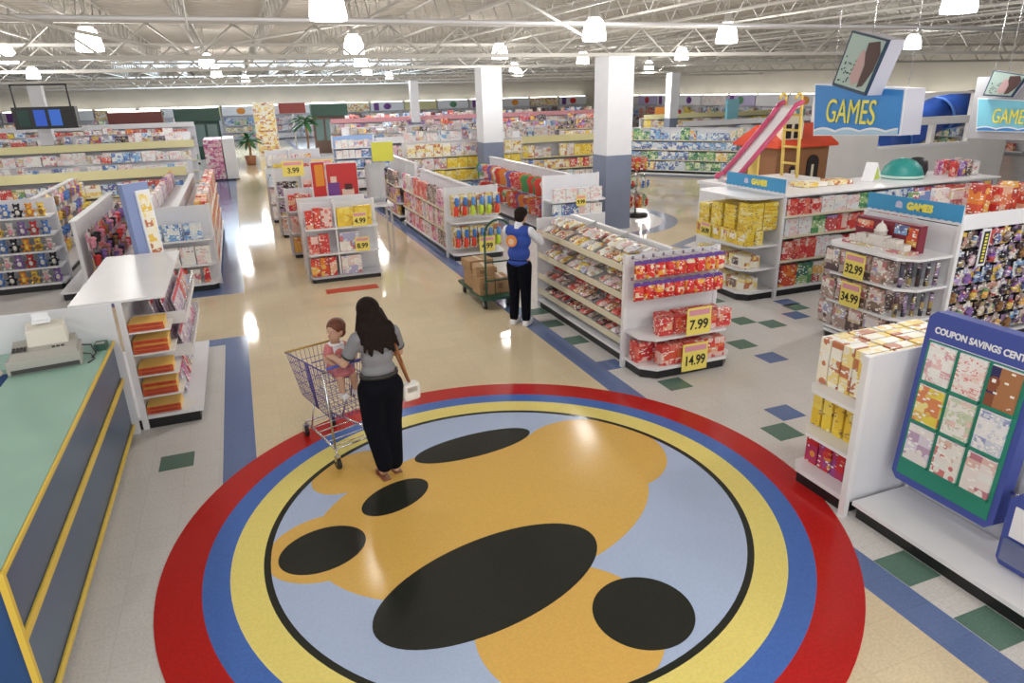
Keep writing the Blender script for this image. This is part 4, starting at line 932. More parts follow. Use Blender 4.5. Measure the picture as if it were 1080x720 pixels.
for r_, z in enumerate((.24, .90)):
    for i in range(6):
        for dd in range(2): put(kw[(i+r_)//3 % 2], fG2, .13+i*.178, -.36+dd*.16, z, f'carded blue water toy, {ORD[i]} from the left, {["front","rear"][dd]} of the {["lower","upper"][r_]} row', 'carded water toys on the end display', rot=R.uniform(-.1, .1))
price_sign(fG2, .72, -.53, .16, '4.99', 'yellow price card low on the water toy end display', .34, .32)
# second block of the same line
fG3 = Fr(4.42, 22.0, -90)
gondola('figure_gondola', 'gondola of dark figure boxes beyond the storybook gondola', fG3, 3.4, 1.52, [.5, .95], d=.56, sides=(1, -1))
run_side(fG3, 3.4, 'dark', 'dark figure gondola', 1, .56, rows=[('lowest', .151), ('middle', .5), ('top', .95)], scale=1.2)
# cross gondola with yellow packs
fY = Fr(5.1, 23.2, 0)
gondola('craft_gondola', 'tall cross gondola of yellow packs behind the storybook gondola', fY, 4.3, 1.78, [.52, .93, 1.34], d=.5, sides=(1,))
run_side(fY, 4.3, ['mix', 'yel', 'yel', 'yel'], 'yellow cross gondola', 1, .5, rows=[('lowest', .151), ('second', .52), ('third', .93), ('top', 1.34)], scale=1.2)
for i in range(10): put(kinds_for('white')[i % 4], fY, .25+i*.40, .1, 1.812, f'box standing on top of the yellow cross gondola, {ORD[i]} from the left', 'boxes on top of the cross gondola')
# hanging outfits gondola and white pack end display
fO = Fr(7.15, 20.2, -90)
gondola('outfit_gondola', 'gondola hung with green and red toy outfits', fO, 5.5, 1.44, [], d=.5, sides=(1, -1))
def kgarment(m):
    b = MB(); b.tube((-.13, 0, .42), (.13, 0, .42), .012, 6)
    b.prism([(-.14, 0), (.14, 0), (.15, .2), (.2, .32), (.13, .42), (-.13, .42), (-.2, .32), (-.15, .2)], -.03, .03, T=Matrix.Rotation(PI/2, 4, 'X'))
    return kmesh('toy_outfit', 'toy outfit', .3, .06, .45, bevelled(b.mesh('toy_outfit', [m]), .012, 1))
kgm = [kgarment(m) for m in (C('outfit_green', (.06, .25, .08)), C('outfit_red', (.62, .05, .03)), C('outfit_orange', (.7, .22, .04)), C('outfit_violet', (.2, .12, .4)), P_mix, P_redw)]
for r_ in range(2):
    for i in range(19):
        for dd in range(1): put(R.choice(kgm), fO, .2+i*.28, -.28-R.random()*.12, .35+r_*.52, f'toy outfit hanging on the outfit gondola, {["lower","upper"][r_]} row, {ORD[i]} from its far end', 'toy outfits on the outfit gondola', rot=PI/2*.6+R.uniform(-.3, .3))
fW = Fr(6.45, 14.65, 0)
ec_shelves('end_display_shelf', 'end display of white packs left of the square column', fW, 1.42, 'white', 'white pack', H=1.46, D=.5, zs=(.5, .92), seqp=['white', 'white', 'white'])
price_sign(fW, .72, -.53, .80, '9.99', 'yellow price card on the white pack end display', .24, .24)
# spinner of colourful toys by the column
sp = empty('toy_spinner', (9.95, 16.3, 0), 0, 'round spinner rack of orange and red toys right of the square column', 'spinner rack')
MB().lathe([(.34, 0), (.34, .06), (.05, .09)], 20).build('base', BLACK, sp); MB().tube((0, 0, .06), (0, 0, 1.65), .025, 8).build('pole', CHROME, sp)
for z in (.35, .85, 1.35): b = MB(); b.torus((0, 0, z+.26), .22, .008, n=18, m=5); b.tube((-.22, 0, z+.26), (.22, 0, z+.26), .006); b.tube((0, -.22, z+.26), (0, .22, z+.26), .006); b.build('hanging_ring', CHROME, sp)
ksp = [kblister('hanging_toy', 'carded toy', .17, .30, m, t, .12) for m, t in ((P_or, PLUSH_M[8]), (P_red, PLUSH_M[5]), (P_mix, PLUSH_M[4]), (P_green, PLUSH_M[7]))]
for r_, z in enumerate((.26, .76, 1.26)):
    for i in range(7):
        a = 2*PI*i/7+r_*.3; f_ = Fr(9.95+.27*math.cos(a), 16.3+.27*math.sin(a), math.degrees(a)+90)
        put(R.choice(ksp), f_, 0, 0, z, f'small toy on the {["lowest","middle","top"][r_]} ring of the spinner rack, {ORD[i]} around', 'toys on the spinner rack')

# ================================================================== OVERHEAD SIGNS
def slab(name, pts, dx, m, parent):
    """four (y,z) corners extruded by dx in x"""
    vs = [(0, y, z) for y, z in pts]+[(dx, y, z) for y, z in pts]
    return MB().add(vs, [(0, 1, 2, 3), (7, 6, 5, 4), (0, 4, 5, 1), (1, 5, 6, 2), (2, 6, 7, 3), (3, 7, 4, 0)]).build(name, m, parent)
SIGNB = C('sign_bright_blue', (.035, .26, .68)); SIGNL = C('sign_pale_blue', (.45, .68, .85)); SIGNG = C('sign_side_lilac', (.62, .63, .74)); CYAN = C('sign_cyan', (.22, .62, .78))
def quad_in(pts, u0, u1, v0, v1):
    """sub-rectangle (u along top edge, v downwards) of a quad TL,TR,BR,BL"""
    def P(u, v):
        t = [pts[0][k]*(1-u)+pts[1][k]*u for k in (0, 1)]; b_ = [pts[3][k]*(1-u)+pts[2][k]*u for k in (0, 1)]
        return (t[0]*(1-v)+b_[0]*v, t[1]*(1-v)+b_[1]*v)
    return [P(u0, v0), P(u1, v0), P(u1, v1), P(u0, v1)]
def hanging_sign(x, pts, word, lab, face, size, dx=.34, art=None):
    r = empty('hanging_sign', (x, 0, 0), 0, lab, 'hanging sign')
    slab('sign_box', pts, dx, SIGNG, r)
    o = slab('white_border', pts, -.012, SWHITE, r)
    o = slab('blue_face', quad_in(pts, .015, .985, .03, .97), -.02, face, r)
    # wave along the foot of the face
    b = MB(); n = 40
    for i in range(n):
        u0, u1 = .02+.96*i/n, .02+.96*(i+1)/n; a0, a1 = .91-.06*abs(math.sin(u0*PI*3.5)), .91-.06*abs(math.sin(u1*PI*3.5))
        q0 = quad_in(pts, u0, u1, a0, .965); q1 = quad_in(pts, u0, u1, a1, .965)
        b.add([(-.026, *q0[0]), (-.026, *q1[1]), (-.026, *q0[2]), (-.026, *q0[3])], [(0, 1, 2, 3)])
    b.build('wave_band', SIGNL if face is not CYAN else SIGNB, r)
    b = MB()
    for i in range(n):
        u0, u1 = .02+.96*i/n, .02+.96*(i+1)/n; a0, a1 = .91-.06*abs(math.sin(u0*PI*3.5)), .91-.06*abs(math.sin(u1*PI*3.5))
        b.add([(-.029, *quad_in(pts, u0, u1, a0-.02, a0)[0]), (-.029, *quad_in(pts, u0, u1, a1-.02, a1)[1]), (-.029, *quad_in(pts, u0, u1, a1-.02, a1+.022)[2]), (-.029, *quad_in(pts, u0, u1, a0-.02, a0+.022)[3])], [(0, 1, 2, 3)])
    b.build('wave_crest', SWHITE, r)
    c = quad_in(pts, .45, .45, .54, .54)[0]
    text_mesh('sign_lettering', word, size, SIGNY, r, upright((-.030, c[0], c[1]), -PI/2) @ Matrix.Rotation(-.02, 4, 'Z') @ Matrix.Scale(1.25, 4, Vector((0, 1, 0))), .006, .76, 0)
    ys = [p[0] for p in pts]; zt = max(p[1] for p in pts)
    b = MB()
    for y in (min(ys)+.15, max(ys)-.15): b.tube((dx*.5, y, zt-.05), (dx*.5, y, 5.3), .004, 5)
    b.build('suspension_wire', CHROME, r)
    return r
hanging_sign(8.0, [(8.26, 3.31), (6.72, 3.22), (6.69, 2.65), (8.17, 2.58)], 'GAMES', 'large blue hanging sign reading GAMES in yellow over the games aisle', SIGNB, .36)
def tilted_box(x, pts, lab, dx):
    r = empty('tilted_game_box', (x, 0, 0), 0, lab, 'hanging sign')
    slab('box_body', pts, dx, SIGNG, r); slab('box_lid_rim', pts, -.05, C('box_rim_dark', (.02, .05, .10)), r)
    slab('box_picture', quad_in(pts, .05, .97, .03, .94), -.056, C('picture_pale_green', (.42, .55, .50)), r)
    def pol(uv, m, off):
        P = [quad_in(pts, u, u, v, v)[0] for u, v in uv]; n = len(P); b = MB(); b.add([(off, *p) for p in P]+[(off+.004, *p) for p in P], [tuple(range(n)), tuple(range(2*n-1, n-1, -1))]+[(i, n+i, n+(i+1) % n, (i+1) % n) for i in range(n)]); b.build('picture_shape', m, r)
    pol([(.58, .12), (.85, .05), (.97, .25), (.97, .55), (.85, .85), (.72, .9), (.70, .5), (.60, .3)], C('picture_brown', (.07, .025, .02)), -.063)
    pol([(.50, .25), (.60, .28), (.68, .5), (.70, .8), (.55, .9), (.42, .75), (.45, .4)], C('picture_rose', (.55, .36, .36)), -.061)
    b = MB()
    for i in range(26):
        u, v = .10+R.random()*.36, .42+R.random()*.45; q = quad_in(pts, u, u+.035, v, v+.028); b.add([(-.060, *p) for p in q], [(0, 1, 2, 3)])
    b.build('picture_dots', BLACK, r)
    b = MB(); ym = sum(p[0] for p in pts)/4; b.tube((dx*.5, ym, max(p[1] for p in pts)-.06), (dx*.5, ym, 5.3), .004, 5); b.build('suspension_wire', CHROME, r)
tilted_box(7.70, [(7.38, 3.94), (6.80, 3.79), (7.04, 3.145), (7.60, 3.28)], 'tilted oversized game box with brown and green picture above the large GAMES sign', .25)
r = empty('sign_tower', (10.05, 0, 0), 0, 'grey sign tower with a white pillar at the right edge above the toys', 'sign tower')
MB().box(.03, .75, 4.9, 7.32, 2.50, 3.34).build('grey_box', C('tower_grey', (.42, .42, .44), rough=.6), r)
MB().box(.1, .6, 6.02, 6.24, 1.70, 2.495).build('white_pillar', WHITE, r); MB().box(.1, .6, 4.95, 5.15, .0, 2.495).build('white_pillar', WHITE, r)
MB().box(.3, .34, 5.16, 6.01, 1.80, 2.4).build('print_panel', P_mix, r)
hanging_sign(10.04, [(7.22, 3.06), (6.02, 3.0), (6.10, 2.62), (7.15, 2.60)], 'GAMES', 'pale cyan hanging sign reading GAMES at the right edge of the picture', CYAN, .22, dx=.02)
tilted_box(10.0, [(7.02, 3.42), (6.55, 3.34), (6.70, 3.07), (7.10, 3.09)], 'small tilted game box above the cyan GAMES sign', .02)
for i, (x, y, z) in enumerate(((23.4, 29.6, 1.75), (27.6, 29.4, 1.1))):
    f_ = [(1.0, z+.95), (-.9, z+.95), (-.9, z), (1.0, z)]
    r = empty('cyan_panel_sign', (x, y, 0), math.radians(-55), f'distant pale cyan panel sign {["left of the slide", "behind the large GAMES sign"][i]}', 'hanging sign')
    slab('panel', [(a, q) for a, q in f_], .1, CYAN, r); slab('yellow_patch', quad_in(f_, .1, .9, .3, .7), -.03, C('patch_yellow_green', (.6, .75, .2)), r)
    MB().box(.03, .06, -.02, .02, 0, z).build('post', WHITE, r)

# ================================================================== SLIDE ON TOP OF THE YELLOW DISPLAY
PINK = C('slide_pink', (.62, .09, .20), rough=.35); LAD = C('ladder_yellow', (.82, .60, .15))
pf = empty('display_platform', (7.97, 9.99, 0), 0, 'white display platform behind the yellow games end display carrying the slide', 'display platform')
MB().box(0, 2.1, 0, .9, 1.60, 1.655).build('platform_top', WHITE, pf); MB().box(.04, 2.06, .04, .86, 0, 1.60).build('platform_body', WHITE2, pf)
sl = empty('toy_slide', (8.22, 10.42, 1.657), 0, 'white toy slide with pink rails and a yellow ladder behind the yellow display', 'slide')
b = MB(); path = [(0, .04), (.14, .07), (1.08, 1.0), (1.28, 1.24), (1.42, 1.29)]; w2 = .20
for (x0, z0), (x1, z1) in zip(path, path[1:]):
    b.add([(x0, -w2, z0), (x1, -w2, z1), (x1, w2, z1), (x0, w2, z0), (x0, -w2, z0-.02), (x1, -w2, z1-.02), (x1, w2, z1-.02), (x0, w2, z0-.02)], [(3,2,1,0), (4,5,6,7), (0,1,5,4), (2,3,7,6)])
b.build('slide_bed', SWHITE, sl)
for s_ in (-1, 1):
    b = MB(); b.path([(x, s_*(w2+.02), z+.06) for x, z in path], .045, 8)
    b.ell((0, s_*(w2+.02), .08), (.05,)*3, 8, 6); b.build('side_rail', PINK, sl)
    b = MB(); b.tube((1.50, s_*w2, .0), (1.42, s_*w2, 1.30), .03, 8); b.path([(1.42, s_*w2, 1.30), (1.40, s_*w2, 1.46), (1.33, s_*w2, 1.50), (1.26, s_*w2, 1.40)], .025, 8); b.build('ladder_rail', LAD, sl)
for z in (.25, .55, .85, 1.12): MB().tube((1.49-z*.06, -w2, z), (1.49-z*.06, w2, z), .022, 8).build('rung', LAD, sl)
MB().box(.62, .66, -.12, .12, 0, .50).build('support_leg', LAD, sl)

# ================================================================== PLAYHOUSE AND PLAYGROUND FRONT
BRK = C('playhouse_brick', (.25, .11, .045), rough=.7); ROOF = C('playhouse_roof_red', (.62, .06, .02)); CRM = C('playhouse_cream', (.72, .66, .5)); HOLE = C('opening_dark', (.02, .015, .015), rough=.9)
ph = empty('playhouse', (11.7, 13.0, 0), 0, 'large brown playhouse with a red roof and arched door behind the slide', 'playhouse')
b = MB(); b.box(0, 1.55, 0, 1.3, 0, 2.0); b.build('brick_walls', BRK, ph)
b = MB(); b.add([(-.12, -.16, 1.98), (1.67, -.16, 1.98), (1.67, .65, 2.42), (-.12, .65, 2.42), (-.12, 1.46, 1.98), (1.67, 1.46, 1.98), (-.12, -.16, 1.92), (1.67, -.16, 1.92), (1.67, 1.46, 1.92), (-.12, 1.46, 1.92)],
              [(0,1,2,3), (3,2,5,4), (6,9,8,7), (0,6,7,1), (5,8,9,4), (0,3,4,9,6), (1,7,8,5,2)]); b.build('red_roof', ROOF, ph)
b = MB(); b.prism([(.0, 0), (.62, 0), (.62, .45), (.31, .72), (0, .45)], 0, .5, T=Matrix.Translation((.12, .55, 2.02)) @ Matrix.Rotation(PI/2, 4, 'X')); b.build('dormer', CRM, ph)
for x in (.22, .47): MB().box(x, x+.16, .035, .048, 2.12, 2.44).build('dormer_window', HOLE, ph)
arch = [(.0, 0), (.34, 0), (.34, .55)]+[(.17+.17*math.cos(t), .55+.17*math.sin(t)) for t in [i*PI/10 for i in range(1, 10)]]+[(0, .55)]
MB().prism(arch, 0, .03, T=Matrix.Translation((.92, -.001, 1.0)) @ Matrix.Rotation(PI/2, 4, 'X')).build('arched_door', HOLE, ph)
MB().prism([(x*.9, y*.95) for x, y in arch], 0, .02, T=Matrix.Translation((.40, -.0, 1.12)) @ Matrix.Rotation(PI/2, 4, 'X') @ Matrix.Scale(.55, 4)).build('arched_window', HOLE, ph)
MB().box(1.04, 1.10, -.05, -.032, 1.05, 1.5).build('door_light', CRM, ph); MB().box(.44, .54, -.05, -.022, 1.2, 1.4).build('window_light', CRM, ph)
MB().box(.5, 1.2, -.5, -.1, 0, .5).build('porch_step', BRK, ph)
# playground front: wall with window openings, tube slides behind
PW = mat('playground_wall', (.80, .79, .78), .8, noise=.03, nscale=2)
b = MB(); X0, X1, Y0, Y1 = 13.7, 21.0, 14.0, 14.15
holes = [(15.95, 17.9, 1.68, 2.18), (18.02, 19.35, 1.68, 2.18), (16.5, 19.35, 2.38, 2.96)]
xs = sorted({X0, X1, *[h[0] for h in holes], *[h[1] for h in holes]}); zs = sorted({0, 3.02, *[h[2] for h in holes], *[h[3] for h in holes]})
for a, c in zip(xs, xs[1:]):
    for z0, z1 in zip(zs, zs[1:]):
        if not any(h[0] <= a and c <= h[1] and h[2] <= z0 and z1 <= h[3] for h in holes): b.box(a, c, Y0, Y1, z0, z1)
structure(b.build('wall_playground', PW))
structure(MB().box(13.7, 21.0, 13.96, 13.999, 2.22, 2.33).build('trim_1', SWHITE)); structure(MB().box(15.9, 19.4, 13.96, 13.999, 1.60, 1.66).build('trim_2', SWHITE))
structure(MB().box(13.7, 15.0, 13.90, 13.955, 0, 3.02).build('trim_3', PW))
TB_ = C('tube_blue', (.03, .10, .45), rough=.25); TG = C('tube_green', (.03, .28, .14), rough=.25)
t1 = empty('tube_slide', (16.3, 15.6, 0), 0, 'dark blue play tube slide seen through the playground windows', 'play tube')
b = MB(); b.path([(.6, 0, 1.35), (2.2, 0, 1.75), (3.8, .1, 2.35), (5.4, .2, 2.5)], .52, 16); b.build('tube', TB_, t1)
for x, z in ((1.0, 1.45), (2.2, 1.75), (3.8, 2.35)): b = MB().torus((0, 0, 0), .50, .04, T=Matrix.Translation((x, 0, z)) @ Matrix.Rotation(math.radians(72), 4, 'Y'), n=18).build('tube_joint', C('tube_joint_light_blue', (.1, .25, .7)), t1)
MB().tube((2.2, 0, 0), (2.2, 0, 1.3), .06, 8).build('support_post', STEEL, t1)
t2 = empty('tube_slide', (20.6, 17.0, 0), 0, 'green play tube behind the blue one in the playground', 'play tube')
b = MB(); b.path([(-1.3, 0, 1.0), (0.4, 0, 1.9), (1.6, 0, 2.2)], .42, 16); b.build('tube', TG, t2); MB().tube((.4, 0, 0), (.4, 0, 1.5), .06, 8).build('support_post', STEEL, t2)
# things on top of the games gondola
dm = empty('teal_play_dome', (11.25, 9.25, 1.653), 0, 'teal rounded toy dome on top of the games gondola', 'toy dome')
b = MB(); b.lathe([(.36, 0), (.35, .08), (.30, .2), (.2, .3), (.08, .345), (0, .35)], 20); b.build('dome', C('dome_teal', (.02, .26, .24)), dm)
b = MB(); b.torus((0, 0, .032), .34, .03); b.build('rim', C('rim_pale', (.5, .65, .6)), dm)
dk = MB().lathe([(.17, 0), (.2, .1), (.17, .26), (.08, .32), (0, .33)], 14).build('black_helmet', C('helmet_black', (.02, .02, .025)), None, (11.80, 9.42, 1.653)); tag(dk, 'round black toy helmet on top of the games gondola beside the teal dome', 'toy helmet')
ts = empty('triangular_stand', (10.35, 9.2, 1.653), .3, 'small white triangular stand with a green yellow face on the games gondola', 'toy stand')
MB().prism([(0, 0), (.35, 0), (.12, .32)], -.1, .1, T=Matrix.Rotation(PI/2, 4, 'X')).build('frame', SWHITE, ts); MB().prism([(.05, .03), (.26, .03), (.12, .25)], .101, .11, T=Matrix.Rotation(PI/2, 4, 'X')).build('face', C('face_lime', (.5, .6, .12)), ts)
kfl = kbox('flat_game_box', 'boxed game', .5, .35, .07, P_yelw, .004)
for i in range(5): put(kfl, fc, .55+i*.58, .15, 1.655, f'flat pale yellow box lying on the games gondola top, {ORD[i]} from the left', 'flat boxes on the games gondola top') if i in (1, 2) else None
for i in range(8): put(kinds_for('book', 1.0, True)[i % 5], fc, 4.16+(i % 4)*.17, -.2 if i < 4 else .1, 1.655, f'thin upright box at the right end of the games gondola top, {ORD[i]} of eight', 'thin boxes on the games gondola top')

# ================================================================== FAR DEPARTMENTS
STUFF = {}
def stuff_box(p, x0, x1, y0, y1, z0, z1):
    STUFF.setdefault(p, MB()); b = STUFF[p]; b.mat(R.randrange(len(PAL[p]))).box(x0, x1, y0, y1, z0, z1)
HDR = {'y': C('header_yellow', (.74, .69, .38)), 'w': SWHITE, 'b': C('header_blue', (.2, .35, .65)), 'p': C('header_pink', (.75, .35, .4)), 'g': C('header_green', (.1, .3, .16))}
def cross_run(x0, x1, y, h, pal, where, header=None, stuff=True, d=.5):
    f_ = Fr(x0, y, 0); L = x1-x0
    nz = 4 if h > 1.6 else 3; zs = [.151+(h-.1-.151)*k/nz for k in range(1, nz)]
    g_ = gondola('cross_gondola', where, f_, L, h, zs, d=d, sides=(1,), bay=2.4, rail=HDR['y'] if header == 'y' else CREAM)
    if header: MB().box(0, L, -.45, -.43, h-.02, h+.22).build('header_strip', HDR[header], g_); MB().box(0, L, -.43, .03, h+.03, h+.045).build('header_shelf', WHITE, g_)
    rows = [.151]+zs
    for i, z in enumerate(rows):
        nxt = (rows+[h+(.0 if header else .12)])[i+1]-z-.045; x = x0+.05; pp = pal[i % len(pal)]
        while x < x1-.45:
            w_ = R.uniform(.16, .42); n = R.choice([1, 2, 2, 3]); hh = nxt*R.uniform(.72, .98)
            for q in range(n):
                if x+w_ > x1-.04: break
                if R.random() > .05: stuff_box(pp, x, x+w_-.012, y-d+.04, y-d+.16, z+.001, z+hh)
                x += w_
            if R.random() < .1: x += .2
    if not header:
        x = x0+.1
        while x < x1-.5:
            w_ = R.uniform(.2, .5)
            if R.random() < .6: stuff_box(R.choice(pal), x, x+w_, y-.2, y+.03, h+.031, h+.031+R.uniform(.12, .3))
            x += w_+.03
WORD = ['nearest', 'second', 'third', 'fourth', 'fifth', 'sixth', 'seventh', 'eighth']
for i, (y, h, pal, hd) in enumerate([(22.0, 1.35, ['pink', 'yel', 'mix'], 'y'), (24.8, 1.5, ['blue', 'mix', 'white'], None), (28.2, 1.75, ['mix', 'blue', 'blue', 'white'], 'y'), (32.0, 1.75, ['dark', 'mix', 'white', 'blue'], None), (36.5, 1.9, ['mix', 'red', 'yel', 'white'], None), (42, 2.0, ['green', 'mix', 'dark', 'red'], 'w'), (48.5, 2.0, ['mix', 'dark', 'green', 'red'], None)]):
    cross_run(-24.5+(0 if i > 2 else 12.5), -1.45 if i < 3 else -2.0, y, h, pal, f'{WORD[i]} cross gondola of packed toys left of the aisle', hd)
for i, (x0, x1, y, h, pal, hd) in enumerate([(9.6, 13.4, 24.2, 1.55, ['blue', 'mix', 'yel', 'mix'], 'y'), (5.0, 11.0, 27.8, 1.55, ['white', 'mix', 'book', 'white'], 'w'), (4.6, 14.5, 31.5, 1.7, ['mix', 'white', 'pink', 'blue'], None), (4.9, 19.0, 35.8, 1.8, ['red', 'mix', 'yel', 'dark'], None), (5, 22, 41, 1.9, ['mix', 'green', 'red', 'pink'], 'p'), (6, 26, 47.5, 1.9, ['yel', 'mix', 'blue', 'red'], None), (20.5, 31.5, 33.5, 1.75, ['green', 'blue', 'mix', 'yel'], 'y'), (19.5, 31.5, 28.5, 1.6, ['green', 'blue', 'white', 'mix'], 'w')]):
    cross_run(x0, x1, y, h, pal, f'{WORD[i]} cross gondola of packed toys right of the aisle', hd)
# angled nursery shelving beyond the curved cross aisle
def angled(x, y, deg, L, h, pal, label, short):
    r = gondola('nursery_gondola', label, Fr(x, y, deg), L, h, [.55, .95, 1.32] if h > 1.6 else [.5, .9], d=.5, sides=(1,), bay=1.2)
    f_ = Fr(x, y, deg)
    for z, zn, mx_ in ((.151, 'lowest', .36), (.55, 'second', .36), (.95, 'third', .32), (1.32, 'top', .5)):
        if z > h-.2: continue
        if h <= 1.6: z = {.151: .151, .55: .5, .95: .9}[z]
        fill(f_, .06, L-.05, -.48, z, mx_, kinds_for(pal, 1.15), f'{{c}} pack, {zn} shelf of the {short}, {{n}} from the left', f'packs on the {label.split(",")[0]}', stack=False)
angled(14.6, 27.2, -52, 6.4, 1.75, 'green', 'angled shelving of green and blue packs, beyond the curved floor aisle', 'angled green shelving')
angled(19.2, 23.6, -30, 5.0, 1.75, 'yel', 'angled shelving of pale yellow packs, behind the slide', 'angled pale yellow shelving')
bf = empty('display_counter', (15.0, 24.4, 0), math.radians(-52), 'low white ledge curving along the far beige cross aisle', 'display ledge')
MB().box(0, 7.6, -.15, .25, 0, .10).build('ledge', WHITE, bf); MB().box(0, 7.6, -.17, -.151, 0, .08).build('ledge_face', SLATE, bf)
# back and right wall bays
def bay(x, y, deg, L, top, m, pal, i, side):
    f_ = Fr(x, y, deg); r = empty('wall_shelving', (x, y, 0), f_.r, f'distant wall bay of packed toys under a pale header on the {side} wall', 'wall shelving', f'wall shelving on the {side} wall')
    MB().box(.02, L-.02, -.04, 0, 0, top).build('back_panel', WHITE2, r)
    for z in (.15, .7, 1.25): MB().box(.02, L-.02, -.5, -.041, z-.04, z).build('shelf', WHITE, r)
    MB().box(.0, L, -.62, -.56, top-.72, top).build('header_panel', m, r); MB().box(0, L, -.56, -.041, top-.03, top).build('canopy_shelf', WHITE, r)
    if i % 2 == 0: MB().ell((L*.5, -.64, top-.36), (.34, .03, .26), 14, 8).build('header_emblem', [ORB, REDB, VIO, HDR['g']][i//2 % 4], r)
    if i % 3 == 0: MB().box(L*.1, L*.25, -.635, -.621, top-.68, top-.05).build('header_stripe', VIO, r)
    MB().box(.1, L-.1, -.50, -.42, top+.01, top+.06).build('strip_light', mat('strip_light_lit', (1, .97, .88), .4, emit=5), r)
    for z in (.15, .7, 1.25):
        xx = .1
        while xx < L-.5:
            w_ = R.uniform(.25, .55); a = f_.w(xx, -.46); c_ = f_.w(xx+w_, -.25); hh = R.uniform(.28, .48) if z < 1.2 else R.uniform(.3, .65)
            stuff_box(pal, min(a[0], c_[0]), max(a[0], c_[0]), min(a[1], c_[1]), max(a[1], c_[1]), z+.001, z+hh); xx += w_+.03
hm_ = [SWHITE, HDR['y'], SWHITE, P_white, HDR['w'], P_yelw]
for i in range(19): bay(-25.2+i*3.05, YF-.02, 0, 2.95, 2.72, hm_[i % 6], ['mix', 'red', 'green', 'pink', 'blue', 'dark'][i % 6], i, 'back')
for i in range(14): bay(XR-.02, 61-i*3.05, -90, 2.95, 2.72, [SWHITE, P_white, C('header_lilac', (.55, .5, .75)), SWHITE][i % 4], ['mix', 'green', 'red', 'blue', 'yel'][i % 5], i, 'right')
for p, b in STUFF.items():
    o = b.build({'mix': 'packed_toys', 'red': 'packed_toys', 'pink': 'packed_toys', 'yel': 'packed_toys', 'blue': 'packed_toys', 'white': 'packed_toys', 'green': 'packed_toys', 'dark': 'packed_toys', 'book': 'packed_toys'}[p], PAL[p]); o.location = (0, 0, 0)
    tag(o, f'mass of {COLW[p] if p != "book" else "multicoloured"} packed toys filling the far shelves', 'packed toys', kind='stuff')
# far landmarks
GR = C('canopy_green', (.015, .06, .04)); BRN = C('facade_brown', (.16, .09, .06))
def facade(x, y, w_, z1, label, body, dark, sign=True):
    r = empty('display_facade', (x, y, 0), 0, label, 'display building')
    MB().box(0, w_, 0, .4, 0, z1).build('front_wall', body, r); MB().box(-.1, w_+.1, -.7, .1, z1-.75, z1-.05).build('canopy', dark, r)
    for k in range(3): MB().box(w_*(.06+.31*k), w_*(.06+.31*k)+w_*.25, -.03, -.001, .75, z1-.95).build('window_pane', C('facade_window', (.16, .24, .22), rough=.2), r)
    MB().box(0, w_, -.72, -.2, z1-.04, z1+.03).build('strip_light', mat('strip_light_lit', (1, .97, .88)), r)
facade(-3.0, 45, 2.2, 2.9, 'dark green canopied display front left of the aisle end', GR, GR)
facade(4.5, 45, 1.95, 2.95, 'dark green canopied display front right of the aisle end', BRN, GR)
facade(-6.3, 45, 2.5, 2.8, 'brown display front far left behind the gondolas', BRN, C('canopy_maroon', (.15, .03, .02)))
board('cream_banner', 'tall cream and pink banner panel at the far end of the aisle', 1.75, 45, .02, 3.05, 1.2, P_yelw)
board('red_banner', 'small dark red banner by the far palm', 3.3, 44, 2.42, 3.0, 1.5, C('banner_dark_red', (.25, .04, .03)), extra=None)
bp = MB().tube((3.3, 44.0, 0), (3.3, 44.0, 2.395), .04).build('banner_pole', STEEL); tag(bp, 'thin pole carrying the dark red banner', 'pole')
LEAF = C('palm_leaf_green', (.04, .16, .05), rough=.6); TRK = C('palm_trunk', (.30, .18, .09), rough=.9, noise=.3, nscale=8)
def palm(x, y, h, s, label):
    r = empty('potted_palm', (x, y, 0), 0, label, 'potted palm')
    MB().lathe([(.22, 0), (.30, .45), (.32, .47), (.27, .47), (.25, .40), (0, .40)], 14).build('pot', C('pot_terracotta', (.4, .18, .1)), r)
    b = MB(); b.path([(0, 0, .4), (.04, 0, h*.4), (.0, .03, h*.7)], .06, 8); b.build('trunk', TRK, r)
    b = MB()
    for i in range(26):
        a = R.uniform(0, 2*PI); el = R.uniform(-.3, 1.1); L_ = s*R.uniform(.7, 1.1); pr = None
        z0 = h*.62+R.random()*h*.12
        for k in range(6):
            t = k/5; rr = L_*t*math.cos(el); zz = z0+L_*t*math.sin(el)-t*t*L_*.45; wd = .11*s*math.sin(PI*min(.97, t*.9+.08))
            c_ = Vector((rr*math.cos(a), rr*math.sin(a), zz)); n_ = Vector((-math.sin(a), math.cos(a), 0))*wd
            cur = [c_-n_-Vector((0, 0, wd*.4)), c_, c_+n_-Vector((0, 0, wd*.4))]
            if pr: b.add(pr+cur, [(0, 1, 4, 3), (1, 2, 5, 4)])
            pr = cur
    b.build('fronds', LEAF, r)
palm(3.45, 38.5, 3.1, 1.0, 'tall potted palm at the far end of the main aisle'); palm(.55, 39.5, 1.9, .9, 'shorter bushy palm at the far left of the main aisle end'); palm(7.0, 44, 2.6, .7, 'small distant palm right of the green display front')
